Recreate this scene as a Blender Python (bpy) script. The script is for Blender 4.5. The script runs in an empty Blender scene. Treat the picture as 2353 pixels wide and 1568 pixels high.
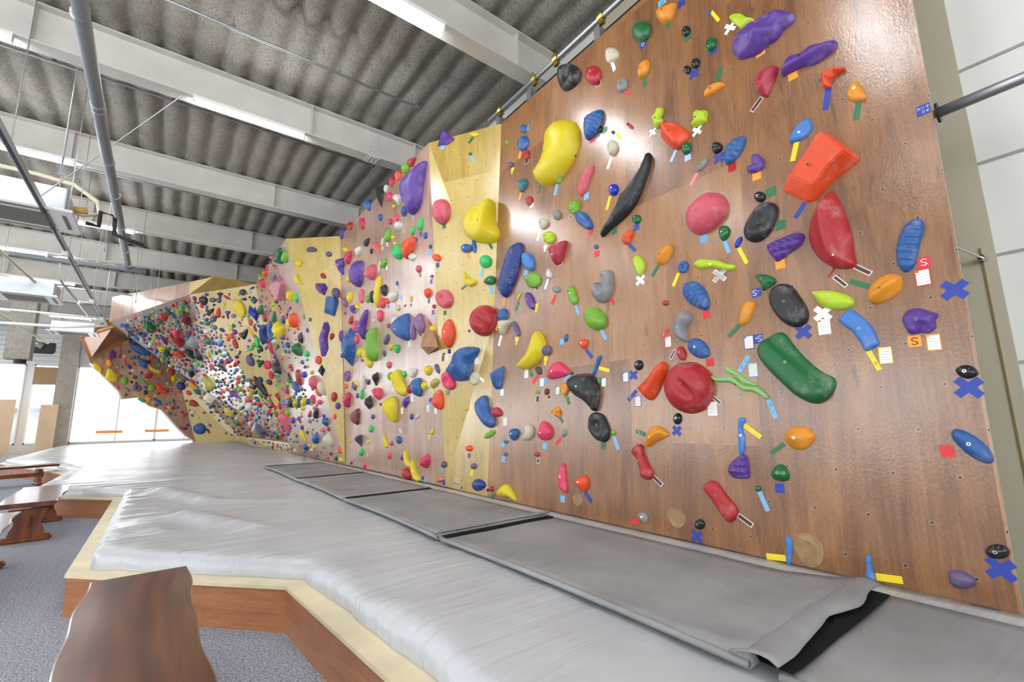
import bpy, bmesh, math, random
from math import sin, cos, pi, radians, sqrt
from mathutils import Vector, Matrix, noise
from mathutils.bvhtree import BVHTree
from mathutils.geometry import delaunay_2d_cdt
random.seed(7)
SC = bpy.context.scene
COL = SC.collection
# ------------------------------------------------------------------ camera
CH = 1.119                                  # lens height above the carpet
FPX, CX, CY = 1045.31, 1176.5, 784.0
LX = Vector((0.79642271, 0.08814164, 0.59828247))
LY = Vector((-0.60450019, 0.14391077, 0.78349806))
LZ = Vector((-0.01704048, -0.98565752, 0.16789545))
CAM = Vector((0, 0, CH))
def ray(u, v):
    c = Vector((u - CX, v - CY, FPX))
    return Vector((LX.dot(c), LY.dot(c), LZ.dot(c))).normalized()
def onz(u, v, z):                           # where the line of sight meets a level z
    r = ray(u, v); return CAM + r * ((z - CH) / r.z)
cd = bpy.data.cameras.new('camera'); cam = bpy.data.objects.new('camera', cd); COL.objects.link(cam)
cd.sensor_width = 36; cd.lens = FPX / 2353 * 36; cd.clip_start = .05; cd.clip_end = 200
M = Matrix(((LX.x, -LX.y, -LX.z), (LY.x, -LY.y, -LY.z), (LZ.x, -LZ.y, -LZ.z)))
cam.matrix_world = Matrix.Translation(CAM) @ M.to_4x4()
SC.camera = cam
# ------------------------------------------------------------------ materials
def lin(c):
    def f(x):
        x /= 255.0
        return x / 12.92 if x <= .04045 else ((x + .055) / 1.055) ** 2.4
    return (f(c[0]), f(c[1]), f(c[2]), 1)
MATS = {}
class N:
    def __init__(s, name):
        s.m = bpy.data.materials.new(name); s.m.use_nodes = True
        s.t = s.m.node_tree; s.b = s.t.nodes['Principled BSDF']
        MATS[name] = s.m
    def n(s, typ, **kw):
        o = s.t.nodes.new(typ)
        for k, v in kw.items():
            if k.startswith('i_'):
                key = k[2:]; key = int(key) if key.isdigit() else key.replace('_', ' ')
                o.inputs[key].default_value = v
            else: setattr(o, k, v)
        return o
    def l(s, a, b): s.t.links.new(a, b)
    def ramp(s, fac, stops):
        r = s.t.nodes.new('ShaderNodeValToRGB'); e = r.color_ramp.elements
        while len(e) < len(stops): e.new(.5)
        for x, (p, c) in zip(e, stops): x.position = p; x.color = c if len(c) == 4 else lin(c)
        s.l(fac, r.inputs[0]); return r.outputs[0]
    def mix(s, fac, a, b, mode='MIX'):
        m = s.t.nodes.new('ShaderNodeMix'); m.data_type = 'RGBA'; m.blend_type = mode
        for sock, v in ((m.inputs[0], fac), (m.inputs[6], a), (m.inputs[7], b)):
            if hasattr(v, 'links'): s.l(v, sock)
            else: sock.default_value = v
        return m.outputs[2]
    def math(s, op, a, b=0.0, c=None):
        m = s.t.nodes.new('ShaderNodeMath'); m.operation = op
        for i, v in enumerate((a, b, c)):
            if v is None: continue
            if hasattr(v, 'links'): s.l(v, m.inputs[i])
            else: m.inputs[i].default_value = v
        return m.outputs[0]
    def noise(s, vec, scale, detail=3, rough=.5, dist=0):
        o = s.n('ShaderNodeTexNoise', i_Scale=scale, i_Detail=detail, i_Roughness=rough, i_Distortion=dist)
        if vec is not None: s.l(vec, o.inputs['Vector'])
        return o.outputs['Fac']
    def bump(s, h, strength=.3, dist=.01):
        b = s.n('ShaderNodeBump', i_Strength=strength, i_Distance=dist); s.l(h, b.inputs['Height'])
        s.l(b.outputs[0], s.b.inputs['Normal']); return b
    def mapv(s, vec, scale=(1, 1, 1), rot=(0, 0, 0)):
        m = s.n('ShaderNodeMapping', i_Scale=scale, i_Rotation=rot); s.l(vec, m.inputs[0]); return m.outputs[0]
def simple(name, col, rough=.5, metal=0, spec=.5, emit=None, es=1, noise_amt=0, nscale=20):
    k = N(name); k.b.inputs['Base Color'].default_value = lin(col)
    k.b.inputs['Roughness'].default_value = rough; k.b.inputs['Metallic'].default_value = metal
    k.b.inputs['Specular IOR Level'].default_value = spec
    if noise_amt:
        tc = k.n('ShaderNodeTexCoord').outputs['Object']
        f = k.noise(tc, nscale, 4)
        c0 = tuple(max(0, v * (1 - noise_amt)) for v in col); c1 = tuple(min(255, v * (1 + noise_amt)) for v in col)
        k.l(k.ramp(f, [(.3, lin(c0)), (.7, lin(c1))]), k.b.inputs['Base Color'])
    if emit:
        k.b.inputs['Emission Color'].default_value = lin(emit); k.b.inputs['Emission Strength'].default_value = es
    return k.m
def plywood(name, dark, mid, light, rough=.38, holes=True, knots=.5, coat=1.0):
    """varnished sheets of 0.91 x 1.82 m with grain running up the sheet, t-nut holes"""
    k = N(name); uv = k.n('ShaderNodeUVMap').outputs[0]
    at = k.n('ShaderNodeAttribute', attribute_name='tone').outputs['Fac']
    off = k.n('ShaderNodeCombineXYZ'); k.l(k.math('MULTIPLY', at, 37.0), off.inputs[0]); k.l(k.math('MULTIPLY', at, 91.0), off.inputs[1])
    va = k.n('ShaderNodeVectorMath', operation='ADD'); k.l(uv, va.inputs[0]); k.l(off.outputs[0], va.inputs[1]); v = va.outputs[0]
    n1 = k.noise(k.mapv(v, (6, .9, 1)), 1.0, 5, .6, 1.4)
    n2 = k.noise(k.mapv(v, (70, 2.2, 1)), 1.0, 4, .6, .3)
    n3 = k.noise(k.mapv(v, (2.2, 1.4, 1)), 1.0, 3, .5)
    g = k.math('ADD', k.math('MULTIPLY', n1, .55), k.math('ADD', k.math('MULTIPLY', n2, .3), k.math('MULTIPLY', n3, .3)))
    g = k.math('ADD', g, k.math('MULTIPLY', k.math('SUBTRACT', at, .5), .24))
    c = k.ramp(g, [(.34, dark), (.56, mid), (.84, light)])
    st = k.noise(k.mapv(v, (16, 3.2, 1)), 1.0, 2, .5, .2)     # stains and knots
    c = k.mix(k.math('MULTIPLY', k.ramp(st, [(.66, (0, 0, 0, 1)), (.74, (1, 1, 1, 1))]), knots), c, lin(tuple(x * .55 for x in dark)))
    fine = k.noise(k.mapv(v, (400, 30, 1)), 1.0, 2, .6)
    c = k.mix(.25, c, k.ramp(fine, [(.35, (.2, .2, .2, 1)), (.65, (.8, .8, .8, 1))]), 'OVERLAY')
    if holes:
        sp = k.n('ShaderNodeSeparateXYZ'); k.l(uv, sp.inputs[0])
        def grid(val, p, o):
            x = k.math('FRACT', k.math('ADD', k.math('DIVIDE', val, p), o)); return k.math('MULTIPLY', k.math('SUBTRACT', x, .5), p)
        row = k.math('FLOOR', k.math('DIVIDE', sp.outputs[1], .2))
        gx = grid(sp.outputs[0], .2275, 0.0)
        sh = k.math('MULTIPLY', k.math('MODULO', row, 2.0), .5)
        x = k.math('FRACT', k.math('ADD', k.math('DIVIDE', sp.outputs[0], .2275), sh)); gx = k.math('MULTIPLY', k.math('SUBTRACT', x, .5), .2275)
        gy = grid(sp.outputs[1], .2, 0.0)
        d = k.math('SQRT', k.math('ADD', k.math('MULTIPLY', gx, gx), k.math('MULTIPLY', gy, gy)))
        hole = k.math('LESS_THAN', d, .0065); ringm = k.math('LESS_THAN', d, .0095)
        c = k.mix(k.math('MULTIPLY', ringm, .35), c, lin((190, 185, 175)))
        c = k.mix(hole, c, lin((30, 25, 22)))
    k.l(c, k.b.inputs['Base Color'])
    rn = k.noise(k.mapv(v, (3, 3, 1)), 1.0, 3)
    k.l(k.ramp(rn, [(.35, (rough * .8,) * 3 + (1,)), (.65, (rough * 1.25,) * 3 + (1,))]), k.b.inputs['Roughness'])
    k.b.inputs['Coat Weight'].default_value = coat; k.b.inputs['Coat Roughness'].default_value = .2; k.b.inputs['Coat IOR'].default_value = 1.65
    hb = k.noise(k.mapv(v, (90, 60, 1)), 1.0, 3, .6)
    hw = k.noise(k.mapv(v, (2.2, 1.2, 1)), 1.0, 1, .5)
    b1 = k.n('ShaderNodeBump', i_Strength=.35, i_Distance=.0022); k.l(hb, b1.inputs['Height'])
    b2 = k.n('ShaderNodeBump', i_Strength=.22, i_Distance=.03); k.l(hw, b2.inputs['Height']); k.l(b1.outputs[0], b2.inputs['Normal'])
    k.l(b2.outputs[0], k.b.inputs['Normal']); k.l(b2.outputs[0], k.b.inputs['Coat Normal'])
    return k.m
plywood('ply_brown', (104, 62, 31), (148, 100, 57), (182, 132, 84))
plywood('ply_rose', (136, 98, 76), (170, 134, 112), (196, 166, 146))
plywood('ply_yellow', (164, 134, 62), (192, 164, 86), (210, 188, 116), knots=.2)
plywood('ply_plain', (140, 92, 62), (178, 130, 96), (200, 158, 124), holes=False)
plywood('ply_box', (150, 92, 56), (184, 124, 82), (204, 150, 106), holes=False, rough=.4, knots=.2, coat=.2)
plywood('ply_lining', (184, 176, 152), (204, 196, 172), (216, 208, 188), holes=False, rough=.6, knots=.15, coat=0)
def wood(name, dark, mid, light, rough=.3, axis=0, coat=.3):
    k = N(name); tc = k.n('ShaderNodeTexCoord').outputs['Object']
    sc = [14, 14, 14]; sc[axis] = .9
    v = k.mapv(tc, tuple(sc)); n1 = k.noise(v, 1.0, 4, .6, 1.5)
    sc2 = [2.6, 2.6, 2.6]; sc2[axis] = .4
    n2 = k.noise(k.mapv(tc, tuple(sc2)), 1.0, 2, .5, .4)
    rg = k.math('PINGPONG', k.math('MULTIPLY', n2, 16.0), 1.0)
    g = k.math('ADD', k.math('MULTIPLY', n1, .65), k.math('MULTIPLY', rg, .28))
    k.l(k.ramp(g, [(.25, dark), (.5, mid), (.8, light)]), k.b.inputs['Base Color'])
    k.b.inputs['Roughness'].default_value = rough; k.b.inputs['Coat Weight'].default_value = coat; k.b.inputs['Coat Roughness'].default_value = .12
    k.bump(n1, .15, .003); return k.m
wood('bench_wood', (66, 32, 20), (96, 54, 34), (124, 74, 46), .3, 0, .5)
wood('bench_leg_wood', (90, 44, 22), (124, 66, 36), (150, 86, 50), .4, 2, .2)
simple('pine_board', (230, 216, 180), .4, noise_amt=.05, nscale=5)
k = N('carpet'); tc = k.n('ShaderNodeTexCoord').outputs['Object']
f1 = k.noise(tc, 105, 2, .9); f2 = k.noise(tc, 2.5, 3); f3 = k.noise(tc, 60, 2, .7)
c = k.ramp(f1, [(.36, (84, 87, 96)), (.5, (150, 154, 166)), (.62, (214, 218, 228))])
c = k.mix(.35, c, k.ramp(f3, [(.35, (110, 113, 124)), (.65, (192, 196, 208))]))
k.l(c, k.b.inputs['Base Color']); k.b.inputs['Roughness'].default_value = .95; k.b.inputs['Specular IOR Level'].default_value = .1
k.bump(k.math('ADD', f1, f3), .6, .006)
def tarp(name, base, rough, wr, dust=.15):
    k = N(name); tc = k.n('ShaderNodeTexCoord').outputs['Object']
    a = k.noise(k.mapv(tc, (.7, 8, 1), (0, 0, radians(7))), 1.0, 6, .6, 1.2)
    b = k.noise(k.mapv(tc, (1.2, 1.6, 1)), 1.0, 4, .5, .4)
    d = k.noise(tc, 2.0, 5, .6)
    dk = tuple(x * (1 - dust) for x in base)
    k.l(k.ramp(d, [(.35, lin(dk)), (.62, lin(base))]), k.b.inputs['Base Color'])
    k.b.inputs['Roughness'].default_value = rough; k.b.inputs['Specular IOR Level'].default_value = .5
    fine = k.noise(tc, 700, 2)
    msk = k.ramp(k.noise(k.mapv(tc, (.5, .35, 1)), 1.0, 2, .5), [(.38, (.12, .12, .12, 1)), (.62, (1, 1, 1, 1))])
    a = k.math('MULTIPLY', a, msk)
    h = k.math('ADD', k.math('MULTIPLY', a, .8), k.math('ADD', k.math('MULTIPLY', b, .8), k.math('MULTIPLY', fine, .006)))
    k.bump(h, wr, .05); return k.m
tarp('mat_vinyl', (196, 199, 204), .27, .6, .05)
tarp('runner_canvas', (156, 155, 156), .62, .22, .14)
simple('velcro_black', (26, 30, 33), .9)
k = N('sprayed_deck'); tc = k.n('ShaderNodeTexCoord').outputs['Object']
f = k.noise(tc, 38, 5, .75); f2 = k.noise(tc, 3, 4, .6); f3 = k.noise(tc, 110, 3, .8)
c = k.ramp(k.math('ADD', k.math('MULTIPLY', f, .6), k.math('MULTIPLY', f3, .4)), [(.36, (96, 90, 82)), (.46, (204, 197, 185)), (.62, (236, 230, 220))])
c = k.mix(k.ramp(f2, [(.4, (0, 0, 0, 1)), (.75, (.4, .4, .4, 1))]), c, lin((160, 150, 138)))
k.l(c, k.b.inputs['Base Color']); k.b.inputs['Roughness'].default_value = 1; k.b.inputs['Specular IOR Level'].default_value = .05
k.bump(k.math('ADD', f, k.math('MULTIPLY', f3, .6)), 1.0, .05)
simple('beam_paint', (206, 203, 196), .5, noise_amt=.03, nscale=3)
simple('white_panel', (236, 235, 230), .6, noise_amt=.02, nscale=2)
simple('old_glue', (140, 118, 70), .8)
simple('bare_ply', (206, 168, 124), .45, noise_amt=.08, nscale=30)
simple('panel_joint', (168, 166, 158), .8)
simple('far_siding', (205, 208, 208), .7)
simple('steel_pipe', (190, 194, 196), .38, .8)
simple('galvanised', (170, 176, 178), .4, .85)
simple('brass_clamp', (176, 152, 84), .35, 1)
simple('grey_conduit', (128, 130, 134), .5, .2)
simple('cream_conduit', (214, 206, 180), .6)
simple('white_metal', (228, 228, 226), .4)
simple('ac_body', (196, 202, 204), .4, .3)
simple('ac_grille', (112, 108, 98), .7)
simple('rubber_black', (40, 42, 44), .7)
simple('copper_lag', (206, 164, 108), .7)
simple('dark_metal', (46, 50, 54), .5, .4)
simple('chrome', (210, 214, 216), .15, 1)
simple('lamp_tube', (255, 255, 255), .5, emit=(250, 252, 255), es=70)
simple('tan_board', (214, 186, 152), .6, noise_amt=.04, nscale=2)
simple('blind_brown', (150, 124, 92), .7)
simple('blind_slat', (200, 206, 216), .5)
simple('orange_band', (246, 150, 70), .6)
simple('paper_white', (240, 240, 238), .7)
simple('ink_black', (30, 28, 28), .8)
simple('hole_black', (12, 12, 12), .9)
simple('outside_grey', (120, 126, 136), .8, noise_amt=.3, nscale=1.2)
HC = dict(rose=(196, 120, 136), yellow=(236, 214, 22), red=(186, 38, 46), crimson=(186, 44, 66), pink=(238, 62, 104), salmon=(222, 92, 110), orange=(244, 82, 34), amber=(242, 156, 34),
    blue=(44, 98, 168), royal=(36, 52, 190), skyblue=(70, 134, 214), navy=(38, 62, 140), purple=(98, 62, 158), violet=(104, 92, 130), mauve=(140, 100, 150),
    green=(22, 110, 58), leaf=(122, 184, 46), lime=(196, 226, 40), mint=(48, 204, 104), pale=(148, 210, 116), black=(34, 36, 40), grey=(146, 147, 149), cream=(220, 212, 186),
    white=(228, 227, 220), maroon=(118, 40, 52), olive=(196, 188, 62), teal=(50, 118, 128), slate=(72, 76, 92), brown=(120, 62, 48), magenta=(212, 36, 92))
def holdmat(nm, col, kind='matte'):
    k = N('hold_' + nm + ('_gloss' if kind == 'gloss' else '')); tc = k.n('ShaderNodeTexCoord').outputs['Object']
    f = k.noise(tc, 9, 5, .65); ch = k.ramp(f, [(.55, (0, 0, 0, 1)), (.75, (1, 1, 1, 1))])
    col = tuple(x * .9 for x in col)
    k.l(k.mix(k.math('MULTIPLY', ch, .0 if kind == 'gloss' else .22), lin(col), lin((225, 215, 212))), k.b.inputs['Base Color'])
    k.b.inputs['Roughness'].default_value = .12 if kind == 'gloss' else .42
    k.b.inputs['Specular IOR Level'].default_value = .5
    if kind != 'gloss': k.bump(k.noise(tc, 260, 2), .12, .002)
for nm, c_ in HC.items(): holdmat(nm, c_)
for nm in ('black', 'green', 'red', 'crimson', 'royal', 'purple', 'slate', 'blue', 'lime'): holdmat(nm, HC[nm], 'gloss')
TC = dict(yellow=(240, 216, 40), red=(220, 48, 48), blue=(36, 62, 160), sky=(122, 184, 230), green=(44, 112, 70), orange=(246, 160, 52), white=(242, 242, 240), brown=(82, 44, 46), pink=(242, 140, 150), pale=(176, 196, 232))
for nm, c_ in TC.items(): simple('tape_' + nm, c_, .42)
# ------------------------------------------------------------------ mesh helpers
def mk(name, bm, mat, parent=None, smooth=False, loc=None):
    me = bpy.data.meshes.new(name); bm.to_mesh(me); bm.free()
    for m in (mat if isinstance(mat, (list, tuple)) else [mat]): me.materials.append(MATS[m])
    if smooth: me.polygons.foreach_set('use_smooth', [True] * len(me.polygons))
    o = bpy.data.objects.new(name, me); COL.objects.link(o)
    if parent: o.parent = parent
    if loc is not None: o.location = loc
    return o
def tag(o, label=None, cat=None, group=None, kind=None):
    if label: o['label'] = label
    if cat: o['category'] = cat
    if group: o['group'] = group
    if kind: o['kind'] = kind
    return o
def empty(name, loc=(0, 0, 0), rz=0):
    o = bpy.data.objects.new(name, None); COL.objects.link(o); o.location = loc; o.rotation_euler = (0, 0, rz); o.empty_display_size = .1
    return o
def box(bm, c, s, rot=None, mi=0):
    r = bmesh.ops.create_cube(bm, size=1)
    mt = Matrix.Translation(c) @ (rot.to_4x4() if rot else Matrix()) @ Matrix.Diagonal((s[0], s[1], s[2], 1))
    bmesh.ops.transform(bm, matrix=mt, verts=r['verts'])
    for f in {f for v in r['verts'] for f in v.link_faces}: f.material_index = mi
def b3(bm, p0, p1, mi=0):
    a = Vector(p0); b = Vector(p1); box(bm, (a + b) / 2, tuple(abs(x) for x in (b - a)), mi=mi)
def tube(bm, pts, r, seg=10, caps=True, mi=0):
    pts = [Vector(p) for p in pts]; rings = []; up = None
    for i, p in enumerate(pts):
        d = ((pts[min(i + 1, len(pts) - 1)] - pts[max(i - 1, 0)])).normalized()
        if up is None: up = Vector((0, 0, 1)) if abs(d.z) < .9 else Vector((1, 0, 0))
        a = d.cross(up).normalized(); b = a.cross(d).normalized(); up = b
        rr = r[i] if isinstance(r, (list, tuple)) else r
        rings.append([bm.verts.new(p + a * (cos(2 * pi * j / seg) * rr) + b * (sin(2 * pi * j / seg) * rr)) for j in range(seg)])
    for A, B in zip(rings, rings[1:]):
        for j in range(seg):
            f = bm.faces.new((A[j], A[(j + 1) % seg], B[(j + 1) % seg], B[j])); f.material_index = mi
    if caps:
        for q in (rings[0], rings[-1]):
            try: bm.faces.new(q).material_index = mi
            except ValueError: pass
    bmesh.ops.recalc_face_normals(bm, faces=bm.faces)
def prism(bm, poly, z0, z1, mi=0, uvs=False):
    lo = [bm.verts.new((p[0], p[1], z0)) for p in poly]; hi = [bm.verts.new((p[0], p[1], z1)) for p in poly]
    n = len(poly); fs = [bm.faces.new(hi), bm.faces.new(lo[::-1])]
    for i in range(n): fs.append(bm.faces.new((lo[i], lo[(i + 1) % n], hi[(i + 1) % n], hi[i])))
    for f in fs: f.material_index = mi
    bmesh.ops.recalc_face_normals(bm, faces=fs)
    return fs
def bevel(bm, w, seg=2, ang=35):
    es = [e for e in bm.edges if len(e.link_faces) == 2 and e.calc_face_angle(0) > radians(ang)]
    bmesh.ops.bevel(bm, geom=es, offset=w, segments=seg, affect='EDGES', clamp_overlap=True)
def stone(o, sm=True): return o
def R(z): return z + CH                      # height measured from the lens -> height above the carpet
def child(name, bm, mat, parent, smooth=False):
    o = mk(name, bm, mat, parent, smooth); o.matrix_parent_inverse = Matrix.Translation(-parent.location); return o
# ------------------------------------------------------------------ room shell
ZB, ZD = 3.98, 4.45                          # beam soffit and deck, above the lens
def P(x, y, z): return Vector((x, y, R(z)))
bm = bmesh.new(); box(bm, (-2, 12, -.05), (11.6, 34, .1)); tag(mk('floor', bm, 'carpet'), kind='structure')
# corrugated sprayed deck, ribs along the hall
bm = bmesh.new(); prof = []; x = -7.5
while x < 4.2:
    prof += [(x, .004), (x + .05, 0), (x + .10, .004), (x + .14, .022), (x + .18, .058), (x + .22, .06), (x + .26, .03)]; x += .30
ys = [-4 + i * .25 for i in range(84)] + [17 + i for i in range(13)]
grid = []
for y in ys:
    grid.append([bm.verts.new((px + .016 * noise.noise((px * 3, y * 2, 0)), y, R(ZD) + pz + .022 * noise.noise((px * 6, y * 3, 5)))) for px, pz in prof])
for a, b in zip(grid, grid[1:]):
    for j in range(len(prof) - 1): bm.faces.new((a[j], a[j + 1], b[j + 1], b[j]))
bm2 = bm; tag(mk('ceiling', bm, 'sprayed_deck', smooth=True), kind='structure')
bm = bmesh.new(); box(bm, (-1.7, 12, R(ZD) + .2), (12.2, 34, .1)); tag(mk('roof_slab', bm, 'sprayed_deck'), kind='structure')
# right-hand building wall with white panels
bm = bmesh.new(); b3(bm, (3.62, -4, 0), (3.74, 28, R(ZD) + .1))
tag(mk('wall_right', bm, 'white_panel'), kind='structure')
bm = bmesh.new()
for z in (-.4, .25, .85, 1.4, 2.0, 2.6, 3.2): b3(bm, (3.612, -3, R(z - .008)), (3.622, 2.0, R(z + .008)))
tag(mk('trim_1', bm, 'panel_joint'), kind='structure')
def quad_uv(bm, pts, mi=0, uvl=None, tone=None, t=0):
    f = bm.faces.new([bm.verts.new(p) for p in pts]); f.material_index = mi; return f
bm = bmesh.new(); b3(bm, (3.585, .285, 0), (3.606, 3.0, R(ZD)))
o = mk('trim_2', bm, 'ply_lining'); tag(o, kind='structure')
bm = bmesh.new(); b3(bm, (3.578, .335, R(-1.1)), (3.586, .343, R(.9))); tag(mk('trim_3', bm, 'old_glue'), kind='structure')
# left and rear walls (never in frame, left windows inferred from glare, rear opening added to light the right wall)
bm = bmesh.new()
b3(bm, (-7.4, -4, 0), (-7.3, 28, R(.3))); b3(bm, (-7.4, -4, R(2.6)), (-7.3, 28, R(ZD) + .1))
for y in (-4, 0.6, 5.2, 9.8, 14.4, 19, 23.6, 27.6): b3(bm, (-7.4, y, R(.3)), (-7.3, y + 1.1, R(2.6)))
tag(mk('wall_left', bm, 'white_panel'), kind='structure')
bm = bmesh.new(); b3(bm, (-7.4, -4.1, 0), (3.74, -4, R(.1))); b3(bm, (-7.4, -4.1, R(2.4)), (3.74, -4, R(ZD) + .1)); b3(bm, (1.6, -4.1, 0), (3.74, -4, R(2.5))); tag(mk('wall_rear', bm, 'white_panel'), kind='structure')
# far wall with windows
YF = 27.5
def fw(u, v, y=YF):
    r = ray(u, v); return CAM + r * (y / r.y)
bm = bmesh.new()
b3(bm, (-7.3, YF, R(2.6)), (3.62, YF + .15, R(ZD) + .1))
b3(bm, (-7.3, YF, 0), (3.62, YF + .15, R(-.72)))
b3(bm, (-4.72, YF, R(-.72)), (-4.48, YF + .15, R(2.6)))
b3(bm, (2.3, YF, R(-.72)), (3.62, YF + .15, R(2.6)))
tag(mk('wall_far', bm, 'far_siding'), kind='structure')
bm = bmesh.new()
for i in range(9): b3(bm, (-7.3, YF - .02, R(2.75 + i * .2)), (3.6, YF + .01, R(2.757 + i * .2)))
tag(mk('trim_4', bm, 'panel_joint'), kind='structure')
bm = bmesh.new(); b3(bm, (-3.72, YF - .35, 0), (-3.12, YF + .02, R(ZD)))
tag(mk('wall_column', bm, 'sprayed_deck'), kind='structure')
def window(n, x0, x1, z0, z1, mull=()):
    bm = bmesh.new(); w = .05
    b3(bm, (x0, YF - .03, R(z0)), (x0 + w, YF + .05, R(z1))); b3(bm, (x1 - w, YF - .03, R(z0)), (x1, YF + .05, R(z1)))
    b3(bm, (x0, YF - .03, R(z0)), (x1, YF + .05, R(z0 + w))); b3(bm, (x0, YF - .03, R(z1 - w)), (x1, YF + .05, R(z1)))
    for m in mull: b3(bm, (m - .03, YF - .02, R(z0)), (m + .03, YF + .04, R(z1)))
    tag(mk('window_%d' % n, bm, 'white_metal'), kind='structure')
window(1, -4.48, -3.72, -.72, 2.6); window(2, -3.12, -.2, -.72, 2.6, (-1.6,)); window(3, -.2, 2.3, -.72, 2.6, (.95,)); window(4, -7.3, -4.72, -.72, 2.6, (-6,))
o = empty('roller_blind', (-4.1, YF - .1, R(2.5)))
bm = bmesh.new(); b3(bm, (-.36, -.01, -.75), (.36, .01, 0)); mk('blind_cloth', bm, 'blind_brown', o)
bm = bmesh.new()
for i in range(26): box(bm, (0, .02, -.8 - i * .05), (.7, .03, .004), Matrix.Rotation(.5, 3, 'X'))
mk('slat', bm, 'blind_slat', o)
tag(o, 'brown roller blind above thin slats in the narrow far window', 'blind')
def panel(name, x0, x1, z0, z1, mat, label, cat, y=YF - .3, th=.04):
    bm = bmesh.new(); b3(bm, (x0, y, R(z0)), (x1, y + th, R(z1))); tag(mk(name, bm, mat), label, cat)
panel('partition_board', -6.6, -4.66, -1.119, 1.08, 'tan_board', 'large plain tan board at the left edge below the glare', 'board', 26.4)
panel('partition_board', -4.03, -3.5, -1.119, .9, 'tan_board', 'narrow tan board standing before the far column', 'board', 26.9)
for i, (a, b) in enumerate(((-2.27, -1.36), (-.58, .33))):
    panel('outdoor_sign', a, b, -.35, -.22, 'orange_band', ('thin orange band seen through the bright far window, left one', 'thin orange band seen through the bright far window, nearer the climbing wall')[i], 'sign', 27.45, .03)
bm = bmesh.new(); b3(bm, (-6.2, 32, 0), (-3.9, 32.4, R(.9))); tag(mk('tree_backdrop', bm, 'outside_grey'), 'mottled grey backdrop standing in for trees outside the narrow far window', 'backdrop')  # plain grey slab in place of the trees outside
# ceiling beams
BY = [3.68 + 2.72 * i for i in range(-2, 9)]
def beam_mesh():
    bm = bmesh.new()
    b3(bm, (-7.3, -.1, 0), (3.62, .1, .016)); b3(bm, (-7.3, -.1, .454), (3.62, .1, .47)); b3(bm, (-7.3, -.006, .01), (3.62, .006, .46))
    for x in (-6.1, -3.6, -1.45, 1.32, 2.9): b3(bm, (x, -.095, .014), (x + .01, .095, .456))
    return bm
names = ['behind the camera', 'above the camera', 'nearest the camera, cut by the top edge', 'carrying the long bright lamp in mid frame', 'third from the camera, with a lamp at far left', 'above the near ceiling cassette', 'over the grey duct pipe end', 'above the boxed top of the cave', 'far back, over the middle cassette', 'second last before the far windows', 'last before the far windows']
b0 = None
for i, y in enumerate(BY):
    if b0 is None: b0 = o = mk('ceiling_beam', beam_mesh(), 'beam_paint')
    else: o = b0.copy(); COL.objects.link(o)
    o.location = (0, y, R(ZB)); tag(o, 'pale painted steel beam ' + names[i], 'beam', 'ceiling beams')
# bolted splice on beam by the wall
o = b0  # splice plates belong to the beam they sit on
def splice(beam, x):
    bm = bmesh.new(); b3(bm, (x, -.016, .03), (x + .16, -.004, .44)); b3(bm, (x - .02, -.1, -.014), (x + .18, .1, -.001))
    for i in range(6):
        for j in range(2): tube(bm, [(x + .045 + j * .07, -.016, .07 + i * .065), (x + .045 + j * .07, -.03, .07 + i * .065)], .013, 8)
    for i in range(3):
        for j in range(4): tube(bm, [(x + .02 + i * .06, -.07 + j * .047, -.014), (x + .02 + i * .06, -.07 + j * .047, -.026)], .013, 8)
    mk('splice_plate', bm, 'beam_paint', beam)
beams = [q for q in bpy.data.objects if q.name.startswith('ceiling_beam')]
splice(sorted(beams, key=lambda q: q.location.y)[3], 2.16)
# fluorescent lamps
def make_lamp():
    o = empty('fluorescent_lamp')
    bm = bmesh.new(); b3(bm, (-.64, -.035, .03), (.64, .035, .075)); b3(bm, (-.64, -.03, -.02), (-.615, .03, .04)); b3(bm, (.615, -.03, -.02), (.64, .03, .04)); mk('lamp_housing', bm, 'white_metal', o)
    bm = bmesh.new(); tube(bm, [(-.61, 0, 0), (.61, 0, 0)], .026, 10); mk('lamp_tube', bm, 'lamp_tube', o, True)
    return o
lp = None
LAMPS = [(.6, 3, 'long bright lamp tube on the second visible beam, in mid frame'), (-2.2, 3, 'lamp tube cut by the left edge, topmost one'), (-2.03, 4, 'lamp tube at the left below the crossing steel rail'),
         (-4.8, 4, ''), (-1.42, 5, 'small lamp tube beside the near ceiling cassette'), (-3.9, 5, ''), (-2.6, 6, 'lamp tube on the beam behind the near cassette'), (-2.9, 7, 'faint lamp tube far along the hall above the middle cassette'), (-4.5, 7, ''),
         (1.3, 2, ''), (-1.5, 2, ''), (.6, 1, ''), (-2.2, 1, ''), (.6, 0, ''), (-4.8, 2, ''), (-4.8, 0, ''), (-2.9, 9, 'farthest lamp tube before the windows')]
for x, bi, lab in LAMPS:
    if lp is None: lp = o = make_lamp()
    else:
        o = lp.copy(); COL.objects.link(o)
        for c_ in lp.children: d_ = c_.copy(); COL.objects.link(d_); d_.parent = o
    o.location = (x, BY[bi] - .09, R(ZB) - .073)
    tag(o, lab or 'unseen extra fluorescent lamp tube added on a beam outside the view', 'lamp', 'fluorescent lamps on the beams')  # blank entries are unseen extra lamps, added for light and reflections
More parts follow.
